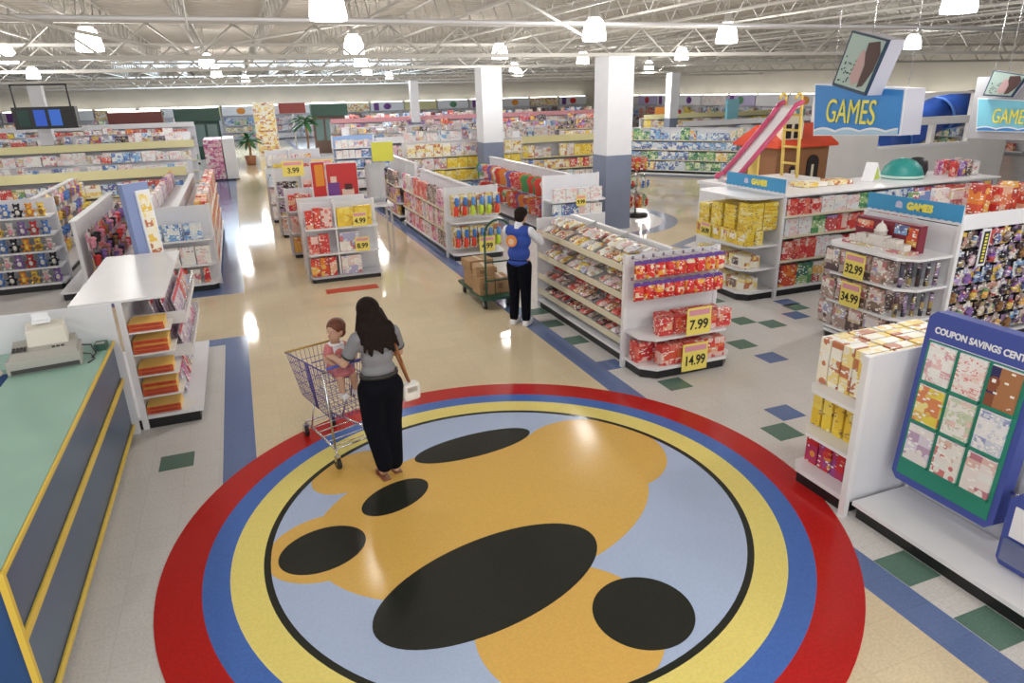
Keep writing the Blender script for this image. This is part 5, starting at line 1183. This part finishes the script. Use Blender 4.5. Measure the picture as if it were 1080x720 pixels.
# video wall hung at far left
tv = empty('video_display', (-7.15, 30, 2.45), 0, 'black hung display frame with dark and blue screens at upper left', 'video display')
b = MB(); b.box(0, 1.75, 0, .06, 1.46, 1.52); b.box(0, .05, 0, .06, .75, 1.52); b.box(1.7, 1.75, 0, .06, .75, 1.52); b.build('black_frame', BLACK, tv)
MB().box(-.1, 1.85, -.1, .5, 0, .75).build('black_cabinet', C('cabinet_black', (.015, .018, .02)), tv)
for x, m in ((.05, C('screen_dark_green', (.01, .05, .04))), (.55, C('screen_blue', (.02, .08, .45), emit=.4)), (1.02, C('screen_blue2', (.03, .12, .5), emit=.4)), (1.45, BLACK)): MB().box(x, x+.36, -.115, -.101, .1, .65).build('screen', m, tv)
b = MB(); b.tube((.2, .03, 1.52), (.2, .03, 2.85), .012); b.tube((1.5, .03, 1.52), (1.5, .03, 2.85), .012); b.build('hanger_rod', STEEL, tv)
# pale blue shelf unit and red cabinet, umbrella
endcap('blue_shelf_unit', 'pale blue shelf unit with small packs beyond the posters', Fr(3.2, 26.2, 0), 1.5, .4, 1.95, [.5, .85, 1.2, 1.55], cham=.04, back=C('unit_blue', (.30, .45, .75)))
for zz, zn in ((.151, 'lowest'), (.5, 'second'), (.85, 'third'), (1.2, 'fourth'), (1.55, 'top')): fill(Fr(3.2, 26.2, 0), .06, 1.45, -.38, zz, .29, kinds_for('blue', .9), f'{{c}} pack on the {zn} shelf of the pale blue unit, {{n}} from the left', 'packs on the pale blue unit', stack=False)
rc = empty('red_toy_cabinet', (24.2, 38.0, 0), math.radians(-40), 'tall red toy cabinet display near the far right wall', 'toy cabinet')
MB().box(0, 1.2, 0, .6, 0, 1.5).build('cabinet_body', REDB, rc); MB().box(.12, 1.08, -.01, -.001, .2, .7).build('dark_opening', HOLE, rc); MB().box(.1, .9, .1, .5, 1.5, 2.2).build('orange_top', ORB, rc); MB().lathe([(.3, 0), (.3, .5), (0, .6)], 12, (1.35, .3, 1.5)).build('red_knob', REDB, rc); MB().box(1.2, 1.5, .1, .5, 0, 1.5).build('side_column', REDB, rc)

wp = empty('end_panel_stand', (-1.35, 33.0, 0), 0, 'tall white double end panel stand with pink slatted side at the aisle end', 'display stand')
MB().box(.75, 1.22, -.6, 1.8, .06, 1.72).build('white_panel', SWHITE, wp); MB().box(.0, .70, -.55, 1.8, .06, 1.70).build('slatted_body', P_pink, wp); MB().box(.0, 1.22, -.5, 1.7, 0, .059).build('black_base', BLACK, wp)

# ================================================================== PEOPLE
SKIN = C('skin_light', (.62, .37, .26), rough=.55); HAIRD = C('hair_dark_brown', (.014, .007, .005), rough=.85, spec=.25, noise=.5, nscale=60); HAIRA = C('hair_auburn', (.16, .045, .02), rough=.5, noise=.4, nscale=60)
TEE = C('shirt_grey_heather', (.24, .24, .265), rough=.85, noise=.12, nscale=90); TRO = C('trousers_black', (.004, .0045, .009), rough=.95, spec=.15); BELT = C('belt_dark', (.02, .02, .022))
def hand(c, d, up, side, s=1.0, curl=.6):
    """palm, four bent fingers of different lengths and a thumb; d forward, up = back of hand normal, side = thumb side"""
    c, d, up, side = Vector(c), Vector(d).normalized(), Vector(up).normalized(), Vector(side).normalized(); out = []
    out.append((c, .024*s, c+d*.055*s, .027*s)); out.append((c+d*.02*s-side*.018*s, .020*s, c+d*.07*s-side*.024*s, .016*s)); out.append((c+d*.02*s+side*.018*s, .020*s, c+d*.07*s+side*.024*s, .016*s))
    for i, (o_, L_) in enumerate(((-.032, .052), (-.011, .064), (.011, .070), (.032, .062))):
        a = c+d*.08*s+side*o_*s; m_ = a+(d*(1-.25*curl)-up*.5*curl).normalized()*L_*.52*s; e = m_+(d*(1-curl)-up*curl*1.1).normalized()*L_*.48*s
        out += [(a, .0095*s, m_, .0085*s), (m_, .0085*s, e, .0072*s)]
    a = c+d*.02*s+side*.026*s; m_ = a+(side*.8+d*.6).normalized()*.035*s; e = m_+(d*.8+side*.2-up*.4).normalized()*.03*s
    out += [(a, .013*s, m_, .011*s), (m_, .011*s, e, .009*s)]
    return out
def head_caps(c, s=1.0, face=0.0):
    """skull, jaw, nose, ears around centre c, facing +y turned by face"""
    c = Vector(c); q = Matrix.Rotation(face, 3, 'Z'); W = lambda x, y, z: c+q @ Vector((x*s, y*s, z*s)); Q = q.to_4x4()
    return [(W(0, -.01, .02), (.076*s, .094*s, .095*s), Q), (W(0, .018, -.045), (.056*s, .066*s, .068*s), Q), (W(0, .05, -.09), (.026*s, .024*s, .018*s), Q),
            (W(0, .078, .0), .010*s, W(0, .102, -.024), .013*s), (W(-.076, .0, -.012), (.010*s, .018*s, .030*s), Q), (W(.076, .0, -.012), (.010*s, .018*s, .030*s), Q),
            (W(0, .078, -.058), (.022*s, .012*s, .007*s), Q), (W(-.03, .074, .024), .010*s, W(.03, .074, .024), .010*s)]
def eyes(parent, c, s, face, k=.8):
    q = Matrix.Rotation(face, 3, 'Z')
    for sx in (-1, 1):
        p = Vector(c)+q @ Vector((sx*.030*s, .083*s, .002*s)); b = MB(); b.ell(p, (.012*s*k, .009*s, .009*s*k), 10, 8); p2 = p+q @ Vector((0, .0065*s, 0)); b.mat(1).ell(p2, (.005*s, .004*s, .005*s), 8, 6)
        b.build('eye', [SWHITE, C('iris_brown', (.06, .03, .02))], parent)
# --- woman
wm = empty('person', (.86, 5.56, 0), .20, 'person with long dark hair, grey T-shirt and black trousers, pushing the trolley', 'person')
hc = (-.02, .075, 1.565)
LE, LW, RE, RW_ = (-.27, .10, 1.13), (-.27, .34, 1.10), (.25, .10, 1.13), (.07, .315, 1.055)
body = [((0, 0, 1.0), (.150, .105, .13)), ((0, .005, 1.16), (.135, .095, .15)), ((0, .0, 1.30), (.165, .095, .12)), ((-.13, 0, 1.375), .05, (.13, 0, 1.375), .05), ((0, .01, 1.38), .052, (-.01, .045, 1.50), .046),
        ((-.165, 0, 1.37), .050, LE, .036), (LE, .037, LW, .024), ((.165, 0, 1.37), .050, RE, .036), (RE, .037, RW_, .024),
        ((-.085, 0, .93), .085, (-.075, .03, .50), .052), ((-.075, .03, .50), .052, (-.06, -.10, .13), .033), ((.085, 0, .93), .085, (.07, .03, .50), .052), ((.07, .03, .50), .052, (.07, .0, .10), .033),
        ((-.06, -.10, .11), .030, (-.06, -.02, .045), .028), ((-.06, -.02, .040), .026, (-.06, .06, .026), .020), ((.07, -.02, .045), .032, (.08, .09, .030), .026), ((.08, .09, .030), .026, (.085, .15, .024), .018)]
body += head_caps(hc, 1.0, .15)
body += hand(LW, (-.1, 1, .1), (0, .1, 1), (1, 0, 0), 1, .5)
body += hand(RW_, (-.2, 1, -.1), (0, .1, 1), (-1, 0, 0), 1, 1.0)
blob('body', body, .0075, SKIN, wm, 4)
eyes(wm, hc, 1.0, .15)
blob('trousers', [((0, 0, .965), (.174, .130, .085)), ((-.090, -.01, .88), .122, (-.08, .02, .52), .104), ((-.08, .02, .52), .104, (-.058, -.08, .16), .078), ((.090, -.01, .88), .122, (.075, .02, .52), .104), ((.075, .02, .52), .104, (.065, -.01, .12), .080), ((0, -.04, .88), (.17, .115, .12))], .011, TRO, wm, 6)
blob('t_shirt', [((0, 0, 1.055), (.158, .114, .08)), ((0, .003, 1.17), (.148, .108, .13)), ((0, 0, 1.30), (.178, .108, .115)), ((-.14, 0, 1.37), .062, (.14, 0, 1.37), .062), ((-.165, 0, 1.37), .062, (-.232, .06, 1.22), .060), ((.165, 0, 1.37), .062, (.222, .06, 1.22), .060)], .010, TEE, wm, 5)
b = MB()
for sx, e in ((-1, (-.232, .06, 1.22)), (1, (.222, .06, 1.22))):
    pass
MBb = MB(); n = 28; vs_ = []
for z in (1.000, 1.032):
    for rr in (1.0, .9):
        for i in range(n): t = 2*PI*i/n; vs_.append((.176*rr*math.cos(t), .132*rr*math.sin(t), z))
fs_ = []
for i in range(n):
    j = (i+1) % n; fs_ += [(i, j, 2*n+j, 2*n+i), (n+i, 3*n+i, 3*n+j, n+j), (2*n+i, 2*n+j, 3*n+j, 3*n+i), (i, n+i, n+j, j)]
MBb.add(vs_, fs_, True).build('belt', BELT, wm)
for nm, sx, e0, e1 in (('sleeve_trim', -1, (-.232, .06, 1.212), (-.238, .066, 1.198)), ('sleeve_trim', 1, (.222, .06, 1.212), (.228, .066, 1.198))): MB().tube(e0, e1, .0615, 16, .0600).build(nm, BELT, wm)
hq = Matrix.Rotation(.15, 4, 'Z')
hair = [((hc[0], hc[1]-.020, hc[2]+.030), (.100, .112, .105), hq), ((-.015, .02, 1.52), (.108, .095, .12)), ((-.005, -.015, 1.46), (.125, .080, .12)), ((.0, -.060, 1.37), (.150, .052, .13)), ((.02, -.080, 1.34), (.150, .036, .08)), ((.10, -.03, 1.38), (.075, .055, .12)), ((-.11, -.03, 1.39), (.06, .05, .12)), ((-.09, .05, 1.56), .038, (-.12, .03, 1.42), .042), ((.07, .05, 1.56), .038, (.13, .0, 1.38), .045)]
for i in range(10):
    x = -.135+i*.031; hair.append(((x*.8, -.075, 1.44), .022, (x*1.05+.010*math.sin(i*2.3), -.108, 1.275-.022*(i*7 % 3)), .014))
blob('hair', hair, .008, HAIRD, wm, 3)
SHOE = C('shoe_tan', (.25, .10, .05))
b = MB()
for (x, y, r_) in ((.08, .06, 0), (-.06, -.0, 0)):
    b = MB(); b.prism([(x-.035, y-.12), (x+.035, y-.12), (x+.045, y+.04), (x+.03, y+.13), (x-.02, y+.13), (x-.042, y+.05)], 0.002, .016); b.box(x-.045, x+.045, y+.03, y+.06, .016, .058); b.build('sandal', SHOE, wm)
# handbag
hb = empty('handbag', (1.13, 5.58, .70), .25, 'white handbag on a long tan strap at the right hip of the person in grey', 'handbag')
o = MB().box(-.085, .085, -.05, .05, 0, .17).build('bag_body', C('bag_white', (.82, .80, .76)), hb); bevelled(o.data, .03, 3)
b = MB(); STR = C('strap_tan', (.36, .13, .04))
b.path([(-.0, 0, .16), (-.06, .0, .38), (-.115, .0, .58), (-.15, -.0, .70), (-.17, .01, .742), (-.15, .06, .70), (-.10, .07, .50), (-.0, .03, .17)], .011, 6); b.build('strap', STR, hb)
MB().box(-.05, .05, -.05, -.044, .09, .14).build('bag_flap', C('bag_flap_cream', (.7, .66, .6)), hb)
# --- baby in the trolley seat
cart_rz = .358
def cw(x, y, z=0): c, s = math.cos(cart_rz), math.sin(cart_rz); return (.51+x*c-y*s, 6.33+x*s+y*c, z)
by = empty('person', cw(-.02, -.23, .0), cart_rz+PI, 'baby with auburn hair, pink dress and white shoes sitting in the trolley seat', 'person')
fh = -1.15
bh = (0, .03, 1.285)
PINKD = C('dress_pink', (.62, .20, .22), rough=.85); 
bb_ = [((0, 0, .93), (.085, .075, .09)), ((0, .0, 1.06), (.08, .065, .10)), ((0, .01, 1.13), .035, (0, .02, 1.2), .034), ((-.07, 0, 1.12), .032, (-.14, .08, 1.04), .024), ((-.14, .08, 1.04), .024, (-.10, .17, 1.03), .018), ((.07, 0, 1.12), .032, (.14, .06, 1.04), .024), ((.14, .06, 1.04), .024, (.12, .15, 1.02), .018),
       ((-.05, .03, .885), .045, (-.065, .155, .86), .036), ((-.065, .155, .86), .036, (-.065, .165, .74), .027), ((.05, .03, .885), .045, (.065, .155, .86), .036), ((.065, .155, .86), .036, (.065, .165, .74), .027), ((-.065, .16, .72), .024, (-.065, .21, .705), .02), ((.065, .16, .72), .024, (.065, .21, .705), .02)]
bb_ += head_caps(bh, .94, fh)+hand((-.10, .17, 1.03), (.2, 1, -.2), (0, .1, 1), (1, 0, 0), .5, .6)+hand((.12, .15, 1.02), (-.2, 1, -.2), (0, .1, 1), (-1, 0, 0), .5, .6)
blob('body', bb_, .0065, SKIN, by, 3); eyes(by, bh, .90, fh, .55)
blob('dress', [((0, .0, 1.05), (.095, .082, .12)), ((0, .03, .93), (.125, .115, .08)), ((-.07, 0, 1.12), .044, (-.105, .04, 1.08), .042), ((.07, 0, 1.12), .044, (.105, .04, 1.08), .042), ((0, .10, .90), (.12, .09, .05))], .009, PINKD, by, 4)
b = MB(); b.torus((0, .01, 1.155), .06, .014, n=20); b.prism([(-.05, -.02), (.05, -.02), (.06, .09), (-.06, .09)], 0, .006, T=Matrix.Translation((0, .065, 1.07)) @ Matrix.Rotation(PI/2, 4, 'X')); b.build('white_collar', SWHITE, by)
q_ = Matrix.Rotation(fh, 3, 'Z'); B3 = Vector(bh)
blob('hair', [((B3+q_ @ Vector((0, -.022, .032))), (.083, .097, .086), q_.to_4x4()), ((B3+q_ @ Vector((0, -.060, -.02))), (.068, .044, .066), q_.to_4x4())], .007, HAIRA, by, 3)
for s_ in (-1, 1): o = MB().box(s_*.065-.026, s_*.065+.026, .145, .235, .675, .728).build('white_shoe', SWHITE, by); bevelled(o.data, .012, 2)

# --- shopping trolley
PUR = C('trolley_blue_purple', (.10, .08, .34), rough=.35)
tr = empty('shopping_trolley', cw(0, 0, 0), cart_rz, 'blue wire shopping trolley with a baby seat, pushed by the person in grey', 'shopping trolley')
def bas(y, t, s_):       # side point: y along, t 0 bottom..1 rim
    k = (y+.38)/.80; zr = .985-.04*k; zb = .47+.03*k; hw = (.255-.02*k); hb_ = (.20-.03*k); return Vector((s_*(hb_+(hw-hb_)*t), y if t == 1 else y+(1-t)*(-.10 if k > .5 else .0)*(k-.5)*2, zb+(zr-zb)*t))
Y0_, Y1_ = -.38, .42
for s_, nm in ((-1, 'side_grid'), (1, 'side_grid')):
    b = MB()
    for i in range(17): y = Y0_+(Y1_-Y0_)*i/16; b.tube(bas(y, 0, s_), bas(y, 1, s_), .0026, 5)
    for t in (0, .2, .4, .6, .8): b.path([bas(Y0_+(Y1_-Y0_)*i/8, t, s_) for i in range(9)], .0032, 5)
    b.build(nm, PUR, tr)
for yy, nm in ((Y0_, 'rear_gate'), (Y1_, 'front_grid')):
    b = MB()
    for i in range(11): u = i/10; b.tube(bas(yy, 0, -1).lerp(bas(yy, 0, 1), u), bas(yy, 1, -1).lerp(bas(yy, 1, 1), u), .0026, 5)
    for t in (0, .25, .5, .75): b.tube(bas(yy, t, -1), bas(yy, t, 1), .0032, 5)
    b.build(nm, PUR, tr)
b = MB()
for i in range(13): y = Y0_+(Y1_-Y0_)*i/12; b.tube(bas(y, 0, -1), bas(y, 0, 1), .0028, 5)
for i in range(7): u = i/6; b.tube(bas(Y0_, 0, -1).lerp(bas(Y0_, 0, 1), u), bas(Y1_, 0, -1).lerp(bas(Y1_, 0, 1), u), .0028, 5)
b.build('basket_floor', PUR, tr)
b = MB(); b.path([bas(Y0_, 1, -1), bas(Y1_, 1, -1)], .007, 8); b.path([bas(Y0_, 1, 1), bas(Y1_, 1, 1)], .007, 8); b.tube(bas(Y0_, 1, -1), bas(Y0_, 1, 1), .007, 8)
for s_ in (-1, 1): b.tube(bas(-.06, 0, s_), bas(-.06, 1, s_), .007, 8); b.tube(bas(-.02, 0, s_), bas(-.02, 1, s_), .006, 8)
b.build('basket_rim', PUR, tr)
b = MB(); b.tube(bas(Y1_, 1, -1)+Vector((-.01, 0, .0)), bas(Y1_, 1, 1)+Vector((.01, 0, 0)), .013, 8); b.tube(bas(.20, 1, 1)+Vector((0, 0, .008)), bas(Y1_, 1, 1)+Vector((0, 0, .008)), .010, 8); b.build('front_bumper', C('bumper_ochre', (.55, .36, .12)), tr)
b = MB(); b.tube((-.25, -.475, 1.03), (.25, -.475, 1.03), .014, 10); b.build('handle', C('handle_blue', (.08, .1, .45)), tr)
b = MB()
for s_ in (-1, 1):
    b.path([(s_*.25, -.475, 1.03), (s_*.255, -.40, .97), (s_*.235, -.42, .20), (s_*.235, -.44, .12)], .011, 8)
    b.path([(s_*.235, -.42, .20), (s_*.15, .38, .17), (s_*.15, .40, .12)], .011, 8); b.path([(s_*.17, .20, .18), (s_*.185, .05, .47)], .009, 8)
b.tube((-.15, .38, .17), (.15, .38, .17), .011, 8); b.tube((-.235, -.42, .2), (.235, -.42, .2), .011, 8)
for k in range(6): t = (k+.5)/6; b.tube((-.235+.085*t, -.42+.8*t, .20-.03*t), (.235-.085*t, -.42+.8*t, .20-.03*t), .005, 6)
b.build('chassis', CHROME, tr)
for (x, y) in ((-.235, -.44), (.235, -.44), (-.15, .40), (.15, .40)):
    T = Matrix.Translation((x, y, .055)) @ Matrix.Rotation(PI/2, 4, 'Y')
    wl = MB().lathe([(.03, -.016), (.053, -.014), (.055, 0), (.053, .014), (.03, .016)], 18, T=T).build('wheel', C('rubber_black', (.015, .015, .015)), tr)
    b = MB(); b.box(x-.024, x-.019, y-.02, y+.02, .05, .13); b.box(x+.019, x+.024, y-.02, y+.02, .05, .13); b.box(x-.024, x+.024, y-.02, y+.02, .118, .135); b.build('fork', CHROME, wl)
# child seat
b = MB()
for i in range(9): x = -.17+i*.0425; b.tube((x, -.34, .835), (x, -.10, .835), .003, 5); b.tube((x, -.10, .835), (x, -.09, .97), .003, 5)
b.tube((-.19, -.34, .835), (.19, -.34, .835), .004, 6); b.tube((-.20, -.10, .835), (.20, -.10, .835), .004, 6); b.tube((-.21, -.09, .97), (.21, -.09, .97), .006, 6); b.build('child_seat', PUR, tr)

# --- clerk
ck = empty('person', (3.58, 9.02, 0), -.80, 'clerk in a royal blue vest, white shirt and black trousers reaching into the sweet trays', 'person')
VEST = C('vest_royal_blue', (.025, .07, .38), rough=.8); WSH = C('shirt_white', (.78, .80, .86), rough=.85, noise=.05, nscale=40)
hc = (.02, .07, 1.635)
LE, LW, RE, RW_ = (-.26, .20, 1.22), (-.12, .42, 1.30), (.26, .20, 1.24), (.13, .43, 1.32)
body = [((0, 0, 1.03), (.15, .11, .13)), ((0, 0, 1.22), (.15, .105, .17)), ((-.15, 0, 1.44), .055, (.15, 0, 1.44), .055), ((0, .0, 1.45), .055, (.01, .045, 1.57), .050), ((-.18, 0, 1.43), .052, LE, .038), (LE, .038, LW, .026), ((.18, 0, 1.43), .052, RE, .038), (RE, .038, RW_, .026),
        ((-.09, 0, .95), .09, (-.09, .02, .52), .056), ((-.09, .02, .52), .056, (-.10, 0, .10), .037), ((.09, 0, .95), .09, (.09, .02, .52), .056), ((.09, .02, .52), .056, (.10, 0, .10), .037), ((-.10, -.01, .05), .04, (-.11, .13, .035), .03), ((.10, -.01, .05), .04, (.11, .13, .035), .03)]
body += head_caps(hc, 1.05, -.1)+hand(LW, (.2, 1, -.25), (0, .2, 1), (1, 0, 0), 1.05, .5)+hand(RW_, (-.2, 1, -.25), (0, .2, 1), (-1, 0, 0), 1.05, .5)
blob('body', body, .008, SKIN, ck, 4); eyes(ck, hc, 1.05, -.1)
blob('trousers', [((0, 0, .98), (.165, .125, .09)), ((-.09, 0, .92), .108, (-.09, .02, .52), .082), ((-.09, .02, .52), .082, (-.10, -.0, .12), .068), ((.09, 0, .92), .108, (.09, .02, .52), .082), ((.09, .02, .52), .082, (.10, 0, .12), .068)], .011, TRO, ck, 5)
blob('shirt', [((0, 0, 1.42), (.17, .095, .075)), ((-.18, 0, 1.43), .066, LE, .058), (LE, .058, tuple(Vector(LE).lerp(Vector(LW), .7)), .044), ((.18, 0, 1.43), .066, RE, .058), (RE, .058, tuple(Vector(RE).lerp(Vector(RW_), .7)), .044), ((0, .0, 1.49), .062, (0, .015, 1.52), .060)], .010, WSH, ck, 4)
blob('vest', [((0, 0, .97), (.178, .135, .07)), ((0, 0, 1.10), (.172, .130, .15)), ((0, 0, 1.28), (.190, .132, .15)), ((0, -.004, 1.40), (.19, .112, .085)), ((-.135, -.003, 1.425), .078, (.135, -.003, 1.425), .078)], .010, VEST, ck, 5)
pt = MB().prism(disc(.085, 28), 0, .012, T=Matrix.Translation((-.05, -.134, 1.30)) @ Matrix.Rotation(PI/2, 4, 'X')).build('back_patch', C('patch_orange', (.75, .28, .08)), ck)
MB().prism(disc(.045, 20), .0125, .018, T=Matrix.Translation((-.05, -.134, 1.29)) @ Matrix.Rotation(PI/2, 4, 'X')).build('patch_centre', C('patch_peach', (.8, .55, .4)), pt)
blob('hair', [((.02, .05, 1.672), (.094, .112, .09)), ((.02, .0, 1.62), (.08, .06, .075))], .008, HAIRD, ck, 3)
for s_ in (-1, 1):
    o = MB().prism([(s_*.105-.045, -.075), (s_*.105+.045, -.075), (s_*.105+.052, .10), (s_*.105+.03, .19), (s_*.105-.03, .19), (s_*.105-.052, .10)], .001, .085).build('sneaker', SWHITE, ck); bevelled(o.data, .022, 2)

# --- green platform truck with cartons
GTR = C('truck_green', (.02, .09, .06), rough=.4); CARD = C('cardboard', (.40, .25, .13), rough=.85, noise=.12, nscale=14); TAPE = C('carton_tape', (.55, .42, .26), rough=.4)
ht_ = empty('platform_truck', (3.55, 9.85, 0), 0, 'green platform truck with a tall curved handle behind the clerk', 'platform truck')
MB().box(-.27, .27, 0, 1.35, .17, .21).build('platform', GTR, ht_)
b = MB(); arc = [(-.21, 0, .21), (-.21, -.01, 1.25)]+[(-.21*math.cos(t), -.01-.05*math.sin(t), 1.25+.22*math.sin(t)) for t in [PI*i/10 for i in range(1, 10)]]+[(.21, -.01, 1.25), (.21, 0, .21)]
b.path(arc, .018, 8)
for z in (.5, .8): b.tube((-.21, -.005, z), (.21, -.005, z), .014, 8)
b.build('handle_frame', GTR, ht_)
for (x, y) in ((-.2, .12), (.2, .12), (-.2, 1.22), (.2, 1.22)):
    T = Matrix.Translation((x, y, .075)) @ Matrix.Rotation(PI/2, 4, 'Y'); wl = MB().lathe([(.03, -.02), (.07, -.018), (.075, 0), (.07, .018), (.03, .02)], 18, T=T).build('wheel', C('rubber_black', (.015, .015, .015)), ht_)
    b = MB(); b.box(x-.030, x-.024, y-.03, y+.03, .06, .169); b.box(x+.024, x+.030, y-.03, y+.03, .06, .169); b.build('fork', GREYM, wl)
def carton(x, y, z, w_, d_, h_, rz, label, open_=False):
    r = empty('cardboard_carton', (x, y, z), rz, label, 'cardboard box', 'cartons on the platform truck')
    o = MB().box(-w_/2, w_/2, -d_/2, d_/2, 0, h_).build('box_body', CARD, r); bevelled(o.data, .004, 1)
    MB().box(-.025, .025, -d_/2-.001, d_/2+.001, h_, h_+.002).build('tape_strip', TAPE, r)
    b = MB(); b.box(-w_*.3, w_*.05, -d_/2-.002, -d_/2-.0005, h_*.3, h_*.65); b.build('printed_mark', C('carton_print', (.22, .12, .07)), r)
    if open_: MB().add([(-w_/2, -d_/2, h_), (w_/2, -d_/2, h_), (w_/2+.01, -d_/2-.12, h_+.06), (-w_/2-.01, -d_/2-.12, h_+.06)], [(0, 1, 2, 3)]).build('flap', CARD, r)
carton(3.42, 10.22, .212, .26, .36, .30, .03, 'cardboard carton at the handle end of the platform truck, left side')
carton(3.70, 10.24, .212, .24, .34, .26, -.04, 'cardboard carton at the handle end of the platform truck, right side')
carton(3.54, 10.72, .212, .46, .42, .32, .02, 'large cardboard carton at the far end of the platform truck')
carton(3.44, 10.26, .514, .30, .34, .16, -.12, 'flat cardboard carton lying on top of the left handle-end carton')
carton(3.50, 10.74, .535, .44, .36, .14, .1, 'flat cardboard carton on top of the large far carton')

# ------------------------------------------------------------------ CAMERA
cd = bpy.data.cameras.new('camera'); cam = bpy.data.objects.new('camera', cd); COL.objects.link(cam)
cd.sensor_width = 36; cd.lens = 715.1/1080*36; cd.clip_end = 200; cd.clip_start = .05
pitch, roll, yaw = .3525, -.0255, .3642
F0 = Vector((math.sin(yaw), math.cos(yaw), 0)); Rt0 = Vector((math.cos(yaw), -math.sin(yaw), 0)); U = Vector((0, 0, 1))
F = F0*math.cos(pitch)-U*math.sin(pitch); Up = U*math.cos(pitch)+F0*math.sin(pitch)
Rt = Rt0*math.cos(roll)+Up*math.sin(roll); Up2 = -Rt0*math.sin(roll)+Up*math.cos(roll)
M = Matrix((Rt, Up2, -F)).transposed().to_4x4(); M.translation = (0, 0, 3.3); cam.matrix_world = M
sc.camera = cam
vs = sc.view_settings
sc.display_settings.display_device = 'sRGB'; vs.view_transform = 'Standard'; vs.look = 'None'; vs.gamma = 1; vs.use_curve_mapping = False; vs.exposure = 0.22
sc.cycles.use_denoising = True; sc.cycles.max_bounces = 6; sc.cycles.diffuse_bounces = 4; sc.cycles.glossy_bounces = 3; sc.cycles.sample_clamp_indirect = 6
sc.cycles.caustics_reflective = False; sc.cycles.caustics_refractive = False
